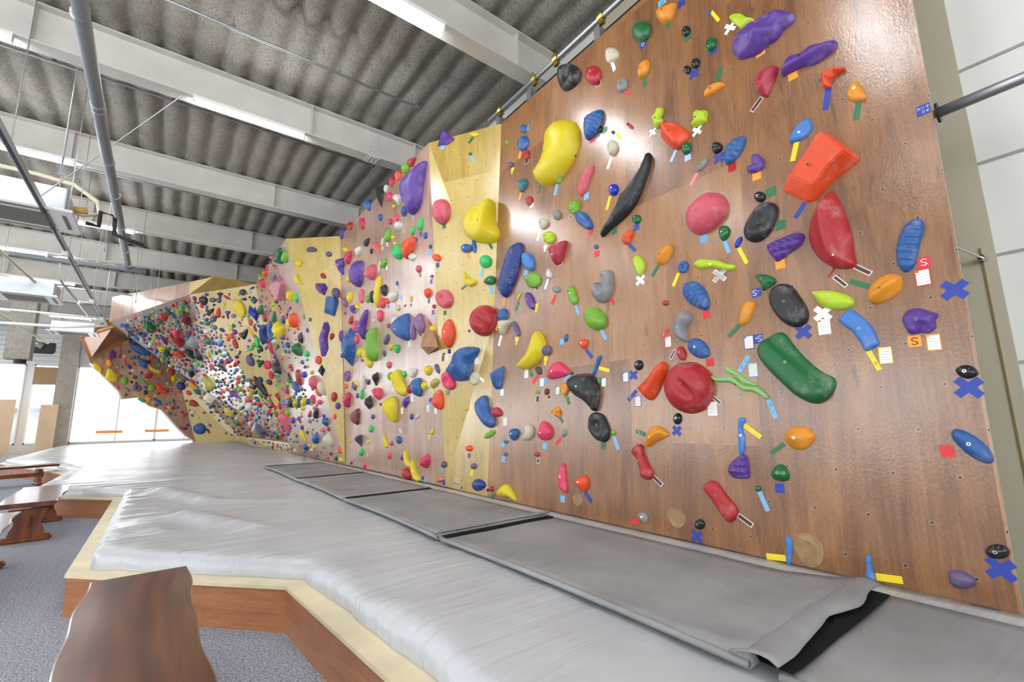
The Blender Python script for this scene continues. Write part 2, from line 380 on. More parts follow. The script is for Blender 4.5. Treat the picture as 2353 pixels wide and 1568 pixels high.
# ------------------------------------------------------------------ climbing walls
WALLS = []                                   # (object, list of polygons) for placing holds
def clip(poly, a, b, c):                     # keep a*u+b*v<=c
    out = []
    for i in range(len(poly)):
        p, q = poly[i], poly[(i + 1) % len(poly)]
        dp, dq = a * p[0] + b * p[1] - c, a * q[0] + b * q[1] - c
        if dp <= 0: out.append(p)
        if dp * dq < 0:
            t = dp / (dp - dq); out.append((p[0] + (q[0] - p[0]) * t, p[1] + (q[1] - p[1]) * t))
    return out
ALLV, ALLF = [], []
def climbing_wall(facets, mat_names, label, name='climbing_wall', thick=.022, cat='climbing wall', udir=None, group='climbing wall sections', off=(0, 0)):
    """facets: (polygon in room coordinates, material index)"""
    bm = bmesh.new(); uvl = bm.loops.layers.uv.new('UVMap'); tl = bm.faces.layers.float.new('tone')
    for poly, mi in facets:
        poly = [Vector(p) for p in poly]; c = sum(poly, Vector()) / len(poly)
        n = Vector()
        for i in range(len(poly)): n += (poly[i] - poly[0]).cross(poly[(i + 1) % len(poly)] - poly[0])
        n.normalize()
        if n.dot(CAM - c) < 0: n.negate()
        u = Vector((0, 0, 1)).cross(n); u = u.normalized() if u.length > .05 else Vector((1, 0, 0)); v = n.cross(u).normalized()
        o0 = Vector((2.7, .335, R(-.78)))
        P2 = [((p - o0).dot(u), (p - o0).dot(v)) for p in poly]
        # orient the sheet grid to the first polygon corner
        ou, ov = min(p[0] for p in P2) + off[0], min(p[1] for p in P2) + off[1]
        u0, u1 = min(p[0] for p in P2), max(p[0] for p in P2); v0, v1 = min(p[1] for p in P2), max(p[1] for p in P2)
        base = P2[0]; dn = (poly[0] - o0).dot(n)
        i = 0
        uu = ou
        while uu < u1 - 1e-4:
            vv = ov - (.61 * (i % 3))
            while vv < v1 - 1e-4:
                q = clip(clip(clip(clip(P2, 1, 0, uu + .914), -1, 0, -uu), 0, 1, vv + 1.82), 0, -1, -vv)
                if len(q) >= 3:
                    try:
                        vs = [bm.verts.new(o0 + u * a + v * b + n * dn) for a, b in q]; f = bm.faces.new(vs)
                        f.normal_update()
                        if f.normal.dot(n) < 0: f.normal_flip()
                        f.material_index = mi; f[tl] = random.random()
                        for lp_ in f.loops:
                            d_ = lp_.vert.co - o0; lp_[uvl].uv = (d_.dot(u), d_.dot(v))
                    except ValueError: pass
                vv += 1.82
            uu += .914; i += 1
        s = len(ALLV); ALLV.extend(poly)
        ALLF.append([s + j for j in range(len(poly))])
        # solid backing
        A = [bm.verts.new(p - n * .002) for p in poly]; B = [bm.verts.new(p - n * thick) for p in poly]
        m_ = len(poly)
        fs = [bm.faces.new(A), bm.faces.new(B[::-1])] + [bm.faces.new((A[i], A[(i + 1) % m_], B[(i + 1) % m_], B[i])) for i in range(m_)]
        for f in fs: f.material_index = mi; f[tl] = .5
        bmesh.ops.recalc_face_normals(bm, faces=fs)
    o = mk(name, bm, mat_names); tag(o, label, cat, group); return o
BR, BL, TL, TR = P(2.707, .335, -.78), P(2.707, 4.0, -.78), P(2.95, 4.0, 3.51), P(2.95, .335, 3.51)
climbing_wall([([BR, BL, TL, TR], 0)], ['ply_brown'], 'nearest section, brown plywood leaning slightly back, widely spaced big holds')
e = (TL - BL)
# point on the slanting joint at image height 735
best = min(((abs((M.transposed() @ (BL + e * t - CAM)).y / -(M.transposed() @ (BL + e * t - CAM)).z * -FPX * -1 - 0), t) for t in (0,)), default=None)
def px(p):
    q = M.transposed() @ (Vector(p) - CAM); return (CX + FPX * q.x / -q.z, CY - FPX * q.y / -q.z)
def on_seg(a, b, v):                         # point of a-b seen at image row v
    lo, hi = 0.0, 1.0; fa = px(a)[1] - v
    for _ in range(40):
        m_ = (lo + hi) / 2
        if (px(a.lerp(b, m_))[1] - v) * fa > 0: lo = m_
        else: hi = m_
    return a.lerp(b, lo)
RM = on_seg(TL, BL, 735)
S2 = [P(2.73, 4.91, -.78), P(2.73, 8.6, -.78), P(2.42, 8.55, 3.51), P(2.42, 4.86, 3.51)]
climbing_wall([([S2[3], S2[0], RM], 0), ([S2[3], TL, RM], 0), ([S2[0], BL, RM], 0)], ['ply_yellow'], 'yellow folded triangular panels between the two brown sections')
climbing_wall([(S2, 0)], ['ply_rose'], 'brown vertical-grained middle section crowded with coloured holds')
C3 = P(1.61, 9.28, 3.51); A3 = S2[2]; B3 = P(2.72, 8.6, -.78)
PM = on_seg(C3, B3, 838); D3 = C3.lerp(A3, .86) + Vector((-.0, -.0, 0))
climbing_wall([([C3, D3, PM], 0), ([D3, A3, B3, PM], 0)], ['ply_yellow'], 'yellow wedge panel right of the rose cave section, holding purple holds')
S3 = [B3, P(2.72, 13.0, -.78), P(1.61, 12.95, 3.51), C3]
climbing_wall([(S3, 0)], ['ply_rose'], 'leaning rose plywood section with a giant pink carrot hold')
K0, K1 = P(2.72, 13.0, -.78), P(2.78, 23.6, -.78); up = Vector((0, 0, .24))
climbing_wall([([K0, K1, K1 + up, K0 + up], 0)], ['ply_yellow'], 'low upright kickboard strip below the dark overhang', 'kickboard', cat='kickboard')
def zat(u, v, x, y): r = ray(u, v); t = sqrt(x * x + y * y) / sqrt(r.x ** 2 + r.y ** 2); return Vector((x, y, CH + r.z * t))
def aty(u, v, y): r = ray(u, v); return CAM + r * (y / r.y)
P0 = S3[2]; T1 = P(.69, 12.78, 3.51); T2 = P(.27, 13.58, 3.51); T3 = P(-1.39, 16.42, 3.51)
P1 = zat(440, 678, .27, 13.58); P3 = zat(268, 742, -1.39, 16.42)
P2, P4 = K0 + up, K1 + up; P5 = aty(446, 880, 20.6)
climbing_wall([([P0, T1, P1], 0), ([T1, T2, P1], 0), ([T2, T3, P3, P1], 1), ], ['ply_yellow', 'ply_rose'], 'bare upright fascia boards along the top of the cave', 'fascia', off=(0, -.3), cat='fascia')
climbing_wall([([P0, P1, P2], 1), ([P1, P3, P5], 0), ([P1, P5, P2], 0), ([P5, P4, P2], 0)], ['ply_rose', 'ply_yellow'], 'steep cave roof packed with hundreds of small holds')
G0, G1 = P(1.27, 24.4, -.78), P(2.8, 23.7, -.78)
G3 = aty(418, 893, 24.5); G2 = aty(560, 850, 23.7)
climbing_wall([([G0, G1, G2, aty(448, 838, 24.4), G3], 0)], ['ply_yellow'], 'upright yellow end panel with one big blue dome')
H0 = aty(208, 834, 23.7)
n2 = (G0 - G3).cross(H0 - G3).normalized()
def onF2(u, v): r = ray(u, v); return CAM + r * ((G3 - CAM).dot(n2) / r.dot(n2))
sil = [(418, 893), (440, 860), (348, 790), (285, 745), (262, 775), (208, 834), (232, 858), (252, 876), (272, 896), (283, 918), (318, 914), (345, 934), (371, 942), (385, 957), (407, 982), (426, 1000)]
climbing_wall([([onF2(*q) for q in sil] + [G0], 0)], ['ply_rose'], 'rising rose panel of the cave mouth against the bright windows', thick=.2)
climbing_wall([([aty(185, 776, 23.6), aty(266, 751, 22.8), onF2(300, 778), onF2(208, 834)], 0)], ['ply_brown'], 'bare brown fascia board at the cave mouth', 'fascia', thick=.15, cat='fascia')
climbing_wall([([P3, P5, onF2(440, 864), onF2(285, 745)], 0), ([P5, P4, G2, onF2(440, 864)], 0)], ['ply_rose'], 'shadowed underside closing the cave prow', 'soffit', cat='soffit')
BV = BVHTree.FromPolygons(ALLV, ALLF)
def hit(u, v):
    r = ray(u, v); loc, n, idx, d = BV.ray_cast(CAM, r)
    if loc is None: return None, None, None
    if n.dot(r) > 0: n = -n
    return loc, n, idx
# timber frame seen behind the near wall's edge
wf = empty('wall_frame', (2.8, .4, 0))
for y0, y1 in ((.40, .49), (1.3, 1.39), (2.2, 2.29), (3.1, 3.19), (3.9, 3.99)):
    bm = bmesh.new()
    A = [(2.735, y0, R(-1.1)), (2.80, y0, R(-1.1)), (3.05, y0, R(3.46)), (2.975, y0, R(3.46))]
    A = [Vector(a) for a in A]; B = [a + Vector((0, y1 - y0, 0)) for a in A]
    va = [bm.verts.new(a) for a in A]; vb = [bm.verts.new(b) for b in B]
    bm.faces.new(va); bm.faces.new(vb[::-1])
    for i in range(4): bm.faces.new((va[i], va[(i + 1) % 4], vb[(i + 1) % 4], vb[i]))
    bmesh.ops.recalc_face_normals(bm, faces=bm.faces)
    child('upright', bm, 'galvanised', wf)
tag(wf, 'steel uprights holding up the back of the nearest plywood section', 'frame')
# ------------------------------------------------------------------ platform, mats
ZM, ZF = -.78, -.883
F = [(.76, -2.5), (.72, 1.62), (.63, 2.89), (-.37, 3.98), (-.37, 7.55), (-1.33, 8.62), (-1.36, 12.1), (-3.1, 16.9), (-3.35, 27.3)]
def inset(line, d):
    out = []
    for i, p in enumerate(line):
        a = Vector(line[max(i - 1, 0)]); b = Vector(line[min(i + 1, len(line) - 1)]); p = Vector(p)
        if i in (0, len(line) - 1):
            t = (b - a).normalized(); nn = Vector((t.y, -t.x)); out.append(p + nn * d)
        else:
            t1 = (p - a).normalized(); t2 = (b - p).normalized(); n1 = Vector((t1.y, -t1.x)); n2_ = Vector((t2.y, -t2.x)); bi = (n1 + n2_).normalized()
            out.append(p + bi * (d / max(.35, bi.dot(n1))))
    return [tuple(q) for q in out]
plat = empty('mat_platform', (.5, 3, 0))
for i in range(len(F) - 1):
    a, b = Vector(F[i]), Vector(F[i + 1]); t = (b - a).normalized(); nn = Vector((t.y, -t.x)) * .018
    bm = bmesh.new(); uvl = bm.loops.layers.uv.new('UVMap')
    fs = prism(bm, [a, b, b + nn, a + nn], 0, R(ZF) - .018)
    for f in fs:
        for l_ in f.loops: l_[uvl].uv = (l_.vert.co.z * 1.0 + i, (l_.vert.co.xy - a).dot(t))
    child('side_panel', bm, 'ply_box', plat)
    I = inset(F, .16); O = inset(F, -.012)
    bm = bmesh.new(); prism(bm, [O[i], O[i + 1], I[i + 1], I[i]], R(ZF) - .018, R(ZF)); child('rim_board', bm, 'pine_board', plat)
bm = bmesh.new(); prism(bm, inset(F, .03) + [(2.66, 27.3), (2.66, -2.5)], .02, R(ZF) - .02); child('platform_core', bm, 'pine_board', plat)
tag(plat, 'low zigzag plywood platform with a pale pine rim under the grey mat', 'platform')
# big crash mat: gridded top with wrinkles, soft rolled edge
MI = inset(F, .10)
outl = MI + [(2.69, 27.3), (2.69, -2.5)]
def densify(poly, s):
    out = []
    for i in range(len(poly)):
        a, b = Vector(poly[i]), Vector(poly[(i + 1) % len(poly)]); n_ = max(1, int((b - a).length / s))
        if a.y > 14 or b.y > 14: n_ = max(1, n_ // 4)
        for j in range(n_): out.append(tuple(a.lerp(b, j / n_)))
    return out
def inside(p, poly):
    c_ = False; x_, y_ = p; j = len(poly) - 1
    for i in range(len(poly)):
        xi, yi = poly[i][0], poly[i][1]; xj, yj = poly[j][0], poly[j][1]
        if (yi > y_) != (yj > y_) and x_ < (xj - xi) * (y_ - yi) / (yj - yi) + xi: c_ = not c_
        j = i
    return c_
def segd(p, poly, closed=True):
    best = 9e9; n_ = len(poly); px_, py_ = p
    for i in range(n_ if closed else n_ - 1):
        ax, ay = poly[i][0], poly[i][1]; bx, by = poly[(i + 1) % n_][0], poly[(i + 1) % n_][1]
        dx, dy = bx - ax, by - ay; L = dx * dx + dy * dy
        t = 0 if L == 0 else max(0, min(1, ((px_ - ax) * dx + (py_ - ay) * dy) / L))
        d_ = (px_ - ax - dx * t) ** 2 + (py_ - ay - dy * t) ** 2
        if d_ < best: best = d_
    return sqrt(best)
def wr(x, y):
    h = .010 * noise.noise((x * 1.1, y * 1.3, 3)) + .006 * noise.noise((x * .9 + y * .2, y * 7, 1))
    d = segd((x, y), MI, False)
    near = max(0, 1 - d / .9)
    if y > 3.9: h += max(0, 1 - d / .6) * .012 * noise.noise((x * 2.2, y * 9, 14))
    if y > 4: h += near * .03 * noise.noise((x * 1.5 + 5, y * 3.2, 9)) + near * .012 * noise.noise((x * 3, y * 12, 4))
    # the two long creases near the corner
    for (ax, ay, bx, by, hh, w) in ((.05, 7.2, .42, 5.75, .05, .10), (.42, 5.75, 1.2, 5.1, .02, .12), (.25, 5.0, .62, 4.05, .045, .10), (-.1, 4.9, .1, 4.3, .02, .1)):
        dd = segd((x, y), [(ax, ay), (bx, by)], False); h += hh * math.exp(-(dd / w) ** 2)
    if y < 3.6: h += near * .02 * noise.noise((x * 2, y * 5, 2))
    return h
dn = densify(outl, .07)
pts = [Vector(p) for p in dn]; ne = len(pts); off2 = .05
yy = -2.4
while yy < 27.2:
    s = .065 if yy < 9.5 else .3
    xx = -3.4
    while xx < 2.66:
        p = (xx + random.uniform(-.2, .2) * s, yy + random.uniform(-.2, .2) * s)
        if (yy > -.2) and inside(p, outl) and segd(p, outl) > s * .5: pts.append(Vector(p))
        xx += s if xx < 1.7 or yy > 9 else .15
    yy += s
vs, es, fs, *_ = delaunay_2d_cdt(pts, [], [list(range(ne))], 1, 1e-5)
bm = bmesh.new(); V = []
for v in vs:
    d = segd(v, outl); e_ = max(0, 1 - d / .045); z_ = R(ZM) - .022 * e_ * e_ + (wr(v.x, v.y) if d > .001 else 0) * (1 - e_)
    if v.x > 2.6: z_ = R(ZM)
    V.append(bm.verts.new((v.x, v.y, z_)))
for f in fs:
    try: bm.faces.new([V[i] for i in f])
    except ValueError: pass
bm.edges.ensure_lookup_table()
bd = [e for e in bm.edges if len(e.link_faces) == 1]
r_ = bmesh.ops.extrude_edge_only(bm, edges=bd)
low = [g for g in r_['geom'] if isinstance(g, bmesh.types.BMVert)]
for v in low: v.co.z = R(ZF) + .001; v.co.x += .02 * noise.noise(v.co * 7); v.co.y += .012 * noise.noise(v.co * 9)
bmesh.ops.recalc_face_normals(bm, faces=bm.faces)
tag(mk('crash_mat', bm, 'mat_vinyl', smooth=True), 'huge pale grey vinyl crash mat with wrinkles covering the platform', 'mat')
# runner mats
RUN = [(-.9, .70, 'nearest canvas runner, cut by the lower right corner'), (.79, 2.72, 'large canvas runner below the big green and red holds'), (2.78, 4.69, 'canvas runner reaching the foot of the yellow corner'),
       (4.75, 6.8, 'canvas runner beside the two yellow banana holds'), (6.86, 9.05, 'farthest and smallest looking canvas runner')]
for i, (y0, y1, lab) in enumerate(RUN):
    g = empty('floor_runner', (1.95, (y0 + y1) / 2, R(ZM)))
    bm = bmesh.new(); nx, ny = 14, 26; rows = []
    for b in range(ny + 1):
        row = []
        for a in range(nx + 1):
            y = y0 + (y1 - y0) * b / ny; x = 1.49 + .955 * a / nx
            sag = .025 * sin(pi * b / ny) if a < nx else 0
            x -= (-.5 + .5 * (1 - a / nx)) * 0 - .0; x += sag * (1 - a / nx)
            z = R(ZM) + .036 + .004 * noise.noise((x * 3, y * 3, 7)) + (.012 if b == 0 else 0) + .012 * noise.noise((x * .6, y * 6, 2)) * (1 - a / nx)
            if i == 1 and b < 4: z += (4 - b) * .008
            row.append(bm.verts.new((x, y, z)))
        rows.append(row)
    for a, b in zip(rows, rows[1:]):
        for j in range(nx): bm.faces.new((a[j], a[j + 1], b[j + 1], b[j]))
    bd = [e for e in bm.edges if len(e.link_faces) == 1]
    r_ = bmesh.ops.extrude_edge_only(bm, edges=bd)
    for v in r_['geom']:
        if isinstance(v, bmesh.types.BMVert): v.co.z = R(ZM) + .014
    bmesh.ops.recalc_face_normals(bm, faces=bm.faces)
    child('canvas_cover', bm, 'runner_canvas', g, True)
    bm = bmesh.new(); tube(bm, [(1.487 + .025 * sin(pi * t / 16), y0 + (y1 - y0) * t / 16, R(ZM) + .030) for t in range(17)], .013, 8); child('edge_piping', bm, 'runner_canvas', g, True)
    w = .085 if i == 0 else .035
    # black hook strip at the end under the neighbouring runner
    bm = bmesh.new(); n_ = 24; lo, hi = [], []
    for a in range(n_ + 1):
        x = 1.50 + .93 * a / n_; ye = y1 + w * (1.0 if i else 1.2) * (.6 + .4 * sin(a * .9) if i == 0 else 1)
        lo.append(bm.verts.new((x, y1 - .03, R(ZM) + (.044 if i == 0 else .041)))); hi.append(bm.verts.new((x, min(ye, y1 + .1), R(ZM) + (.046 if i == 0 else .043))))
    for a in range(n_): bm.faces.new((lo[a], lo[a + 1], hi[a + 1], hi[a]))
    bmesh.ops.solidify(bm, geom=bm.faces[:], thickness=.004)
    child('hook_strip', bm, 'velcro_black', g)
    if i in (1, 2):
        bm = bmesh.new(); rows = []; wd = .15 if i == 1 else .05
        for b in range(7):
            row = []
            for a in range(31):
                x = 1.47 + 1.0 * a / 30; edge = wd * (1 + .12 * noise.noise((x * 5, i, 1)) - .22 * math.exp(-((x - 2.0) / .1) ** 2)) * (1 if i == 2 else (.92 + .08 * sin(a * .35 + 1)))
                y = y0 + .05 - edge * b / 6; z = R(ZM) + .052 + (.026 if i == 1 else .012) * sin(pi * b / 6 * .8) + .006 * noise.noise((x * 9, y * 9, 4))
                if b == 6: z -= .006
                row.append(bm.verts.new((x, y, z)))
            rows.append(row)
        for a, b in zip(rows, rows[1:]):
            for j in range(30): bm.faces.new((a[j], a[j + 1], b[j + 1], b[j]))
        bmesh.ops.recalc_face_normals(bm, faces=bm.faces)
        bmesh.ops.solidify(bm, geom=bm.faces[:], thickness=-.005)
        child('lifted_flap', bm, 'runner_canvas', g, True)
    tag(g, lab, 'mat', 'canvas runner mats along the wall')
# ------------------------------------------------------------------ benches
def bench_top(n, L, W, seed):
    rnd = random.Random(seed); bm = bmesh.new(); N_ = 44; T = .045
    def edge(s):
        return [W / 2 + s * 0 + .007 * sin(i * .17 + seed * 2 + s) + .005 * sin(i * .41 + seed * s) for i in range(N_ + 1)]
    e1, e2 = edge(1), edge(-1); rows = []
    for i in range(N_ + 1):
        x = -L / 2 + L * i / N_; a, b = e1[i], e2[i]
        rows.append([bm.verts.new(p) for p in ((x, -b, 0), (x, a, 0), (x, a + .004, -.012), (x, a - .022, -T), (x, -b + .022, -T), (x, -b - .004, -.012))])
    for A, B in zip(rows, rows[1:]):
        for j in range(6): bm.faces.new((A[j], A[(j + 1) % 6], B[(j + 1) % 6], B[j]))
    bm.faces.new(rows[0]); bm.faces.new(rows[-1][::-1])
    bmesh.ops.recalc_face_normals(bm, faces=bm.faces); bevel(bm, .004, 1, 40)
    return bm
def leg_mesh(H, W):
    """lyre-shaped plank leg on a rounded foot bar"""
    bm = bmesh.new(); prof = [(.42, .05), (.40, .09), (.37, .13), (.30, .19), (.29, .23), (.34, .28), (.40, .33), (.44, .37)]
    prof = [(w * W * .95, h / .37 * (H - .04)) for w, h in prof]
    poly = [(w, h) for w, h in prof] + [(-w, h) for w, h in prof[::-1]]
    A = [bm.verts.new((-.03, w, h)) for w, h in poly]; B = [bm.verts.new((.03, w, h)) for w, h in poly]; n_ = len(poly)
    bm.faces.new(A); bm.faces.new(B[::-1])
    for i in range(n_): bm.faces.new((A[i], A[(i + 1) % n_], B[(i + 1) % n_], B[i]))
    bmesh.ops.recalc_face_normals(bm, faces=bm.faces)
    f = bmesh.new(); b3(f, (-.045, -W * .56, 0), (.045, W * .56, .06)); bevel(f, .018, 3)
    me = bpy.data.meshes.new('tmp'); f.to_mesh(me); f.free(); bm.from_mesh(me); bpy.data.meshes.remove(me)
    return bm
def bench(loc, rz, L, W, seed, label, H=.40):
    g = empty('wooden_bench', (loc[0], loc[1], 0), rz)
    bm = bench_top(0, L, W, seed); mk('seat', bm, 'bench_wood', g, False, (0, 0, H))
    for s in (-1, 1):
        mk('leg', leg_mesh(H - .045, W * .8), 'bench_leg_wood', g, False, (s * (L / 2 - .24), 0, 0))
    bm = bmesh.new(); box(bm, (0, 0, .20), (L - .34, .035, .075)); bevel(bm, .004); mk('stretcher', bm, 'bench_leg_wood', g)
    for s in (-1, 1): bm = bmesh.new(); box(bm, (s * (L / 2 - .185), 0, .20), (.022, .05, .11)); mk('wedge_peg', bm, 'bench_leg_wood', g)
    tag(g, label, 'bench', 'stained wooden benches'); return g
bench((-.01, 2.18), radians(90.5), 1.5, .36, 1, 'nearest dark stained bench with wavy edges beside the platform corner', .42)
bench((-1.0, 7.28), radians(93), 1.66, .42, 2, 'middle bench with glare on its seat, second from the camera', .40)
bench((-1.04, 5.02), radians(94), 1.66, .40, 3, 'bench cut by the left edge in front of the middle bench', .40)
bench((-2.2, 12.75), radians(20), 1.3, .40, 4, 'farthest small looking bench at the left edge', .39)
# ------------------------------------------------------------------ overhead services
def pipe(name, pts, r, mat, label, cat, seg=12, group=None):
    bm = bmesh.new(); tube(bm, pts, r, seg); return tag(mk(name, bm, mat, smooth=True), label, cat, group)
o = empty('scaffold_pipe', (3.0, 2, R(3.75)))
def chp(name, pts, r, mat, par, seg=12):
    bm = bmesh.new(); tube(bm, pts, r, seg); return child(name, bm, mat, par, True)
chp('pipe', [(2.98, .2, R(3.73)), (2.98, 4.3, R(3.73))], .026, 'steel_pipe', o)
def clamp(par, x, y, z):
    bm = bmesh.new(); tube(bm, [(x, y - .03, z), (x, y + .03, z)], .038, 8); box(bm, (x, y, z - .05), (.03, .05, .06)); tube(bm, [(x - .05, y, z + .02), (x + .05, y, z - .03)], .012, 6); tube(bm, [(x, y + .03, z + .0), (x, y + .03, z + .1)], .008, 6)
    child('clamp', bm, 'brass_clamp', par)
for y in (2.42, 3.05, 3.4, 4.05): clamp(o, 2.98, y, R(3.73))
tag(o, 'bright steel scaffold tube running above the nearest plywood section, with clamps', 'pipe')
o = empty('scaffold_pipe', (3.15, 2, R(3.66)))
chp('pipe', [(3.12, .2, R(3.70)), (3.12, 4.2, R(3.70))], .024, 'dark_metal', o)
tag(o, 'darker scaffold tube just behind the bright one above the wall', 'pipe')
o = empty('wall_bracket', (3.05, 3.0, R(3.6)))
for y in (2.48, 3.5, 4.1):
    bm = bmesh.new(); b3(bm, (2.97, y - .035, R(3.42)), (3.16, y + .035, R(3.66))); child('bracket_plate', bm, 'galvanised', o)
tag(o, 'grey steel bracket plates behind the top edge of the nearest section', 'bracket')
o = empty('brace_pipe', (2.96, .34, R(1.47)))
chp('pipe', [(2.955, .335, R(1.47)), (2.92, -.9, R(1.47))], .026, 'steel_pipe', o, 16)
bm = bmesh.new(); tube(bm, [(2.955, .325, R(1.47)), (2.955, .335, R(1.47))], .05, 20); child('flange', bm, 'dark_metal', o)
bm = bmesh.new(); tube(bm, [(2.956, .335, R(1.47)), (2.957, .40, R(1.47))], .02, 12); child('stub', bm, 'brass_clamp', o)
tag(o, 'steel pipe with round flange meeting the right end of the wall', 'pipe')
o = empty('turnbuckle', (3.3, .35, R(.85)))
bm = bmesh.new(); tube(bm, [(2.84, .40, R(.80)), (3.55, .33, R(.83))], .007, 8); tube(bm, [(3.5, .335, R(.828)), (3.575, .328, R(.832))], .016, 8); child('rod', bm, 'chrome', o)
tag(o, 'thin chrome tie rod between the plywood end and the building wall', 'rod')
o = empty('grey_duct_pipe', (-.75, 7, R(3)))
chp('pipe', [(-.72, 2.6, R(3)), (-.75, 6, R(3)), (-.77, 11.1, R(3))], .052, 'grey_conduit', o, 16)
for y in (3.2, 4.2, 5.4, 5.5, 6.6, 7.6, 8.8, 10.0, 10.9):
    bm = bmesh.new(); tube(bm, [(-.745, y, R(3)), (-.745, y + .03, R(3))], .056, 16); child('joint_band', bm, 'galvanised', o)
tag(o, 'long grey duct pipe running overhead down the hall', 'pipe')
o = empty('cross_pipe', (-1.5, 11.2, R(3)))
chp('pipe', [(-4.5, 11.35, R(2.97)), (-.75, 11.16, R(2.97)), (-.5, 11.15, R(2.96))], .05, 'grey_conduit', o)
tag(o, 'lagged grey pipe crossing at the end of the long duct pipe', 'pipe')
# conduits under the deck, with hangers
CON = [(5.3, -1.2, 2.44, 4.3, 'conduit under the deck ending near the yellow corner panel'), (7.1, -4, 2.5, 4.3, 'conduit crossing behind the beam with the long lamp'), (9.95, -2.2, 2.4, 4.28, 'conduit above the near cassette'), (12.75, -4, 2.2, 4.28, 'conduit above the grey cross pipe'), (15.6, -4, 1.0, 4.28, 'far conduit above the cave fascia'), (18.4, -4, 1.0, 4.28, 'farthest conduit near the last cassette')]
for y, x0, x1, z, lab in CON:
    o = empty('ceiling_conduit', ((x0 + x1) / 2, y, R(z)))
    chp('tube', [(x0, y, R(z)), (x1, y, R(z))], .016, 'galvanised', o, 8)
    bm = bmesh.new(); tube(bm, [(x1 - .02, y, R(z)), (x1 + .02, y, R(z))], .035, 10); child('end_box', bm, 'galvanised', o)
    x = x0 + .3
    while x < x1: bm = bmesh.new(); tube(bm, [(x, y, R(z)), (x, y, R(4.46))], .005, 6); box(bm, (x, y, R(z) + .02), (.04, .04, .05)); x += 1.15; child('hanger', bm, 'galvanised', o)
    tag(o, lab, 'conduit', 'conduits under the deck')
# hanging light track
o = empty('light_track', (-1.375, 9, R(2.6)))
bm = bmesh.new(); b3(bm, (-1.40, 3.5, R(2.6)), (-1.35, 15.9, R(2.66))); child('rail', bm, 'steel_pipe', o)
bm = bmesh.new(); b3(bm, (-1.387, 3.5, R(2.592)), (-1.363, 15.9, R(2.6))); child('slot', bm, 'dark_metal', o)
for i, y in enumerate((6.0, 8.2, 10.4, 12.6, 14.9)):
    bm = bmesh.new(); tube(bm, [(-1.375, y, R(2.66)), (-1.375, y, R(4.46))], .006, 6); child('hanging_rod', bm, 'galvanised', o)
bm = bmesh.new(); tube(bm, [(-1.375, 7.3, R(2.66)), (-.15, 6.35, R(3.95))], .007, 6); child('brace_rod', bm, 'galvanised', o)
for y in (9.25, 12.6, 14.6):
    bm = bmesh.new(); box(bm, (-1.375, y, R(2.56)), (.07, .1, .07)); tube(bm, [(-1.40, y, R(2.53)), (-1.50, y - .05, R(2.50))], .02, 8); tube(bm, [(-1.50, y - .05, R(2.50)), (-1.56, y - .08, R(2.49))], [.028, .045], 12)
    child('spotlight', bm, 'white_metal', o)
tag(o, 'steel lighting track hung on rods down the left of the hall, with white spotlights', 'track')
pipe('hanging_tube', [(-1.68, 11.2, R(2.6)), (-1.62, 14.5, R(2.6))], .022, 'steel_pipe', 'short steel tube hanging left of the lighting track', 'tube')
o = empty('cross_rail', (-2.5, 15.95, R(2.6)))
chp('rail', [(-5.6, 15.9, R(2.44)), (-2.2, 15.95, R(2.5)), (-1.35, 15.95, R(2.62))], .035, 'white_metal', o)
tag(o, 'white cross rail at the far end of the lighting track', 'rail')
for x, y0, y1, z, lab in ((-2.45, 9.5, 14.0, 2.9, 'cream conduit sloping past the left of the near cassette'), (-3.4, 14, 21, 2.7, 'cream conduit running toward the far column')):
    pipe('cream_conduit', [(x, y0, R(z)), (x + .2, y1, R(z))], .03, 'cream_conduit', lab, 'conduit')
pipe('drain_hose', [(-2.6, 8.8, R(3.55)), (-1.7, 8.7, R(3.5)), (-1.3, 8.6, R(3.42)), (-1.02, 8.5, R(3.2)), (-.96, 8.4, R(2.98)), (-1.1, 8.2, R(2.85)), (-1.35, 8.1, R(2.85))], .028, 'cream_conduit', 'cream drain hose curling down to the near cassette', 'hose', 8)
pipe('refrigerant_pipe', [(-1.08, 8.3, R(2.78)), (-.95, 8.35, R(2.78)), (-.95, 8.35, R(3.0)), (-.80, 8.4, R(3.0)), (-.78, 8.4, R(2.72)), (-.6, 8.45, R(2.68)), (-.45, 8.5, R(2.66))], .03, 'rubber_black', 'black lagged pipe bending beside the near cassette', 'pipe', 8)
for z, y in ((3.35, 15), (3.2, 18)): pipe('truss_bar', [(-5.2, y, R(z)), (-.9, y + .2, R(z))], .025, 'white_metal', 'white bar crossing the hall ' + ('above the cross rail' if y == 15 else 'behind the cross rail'), 'bar')
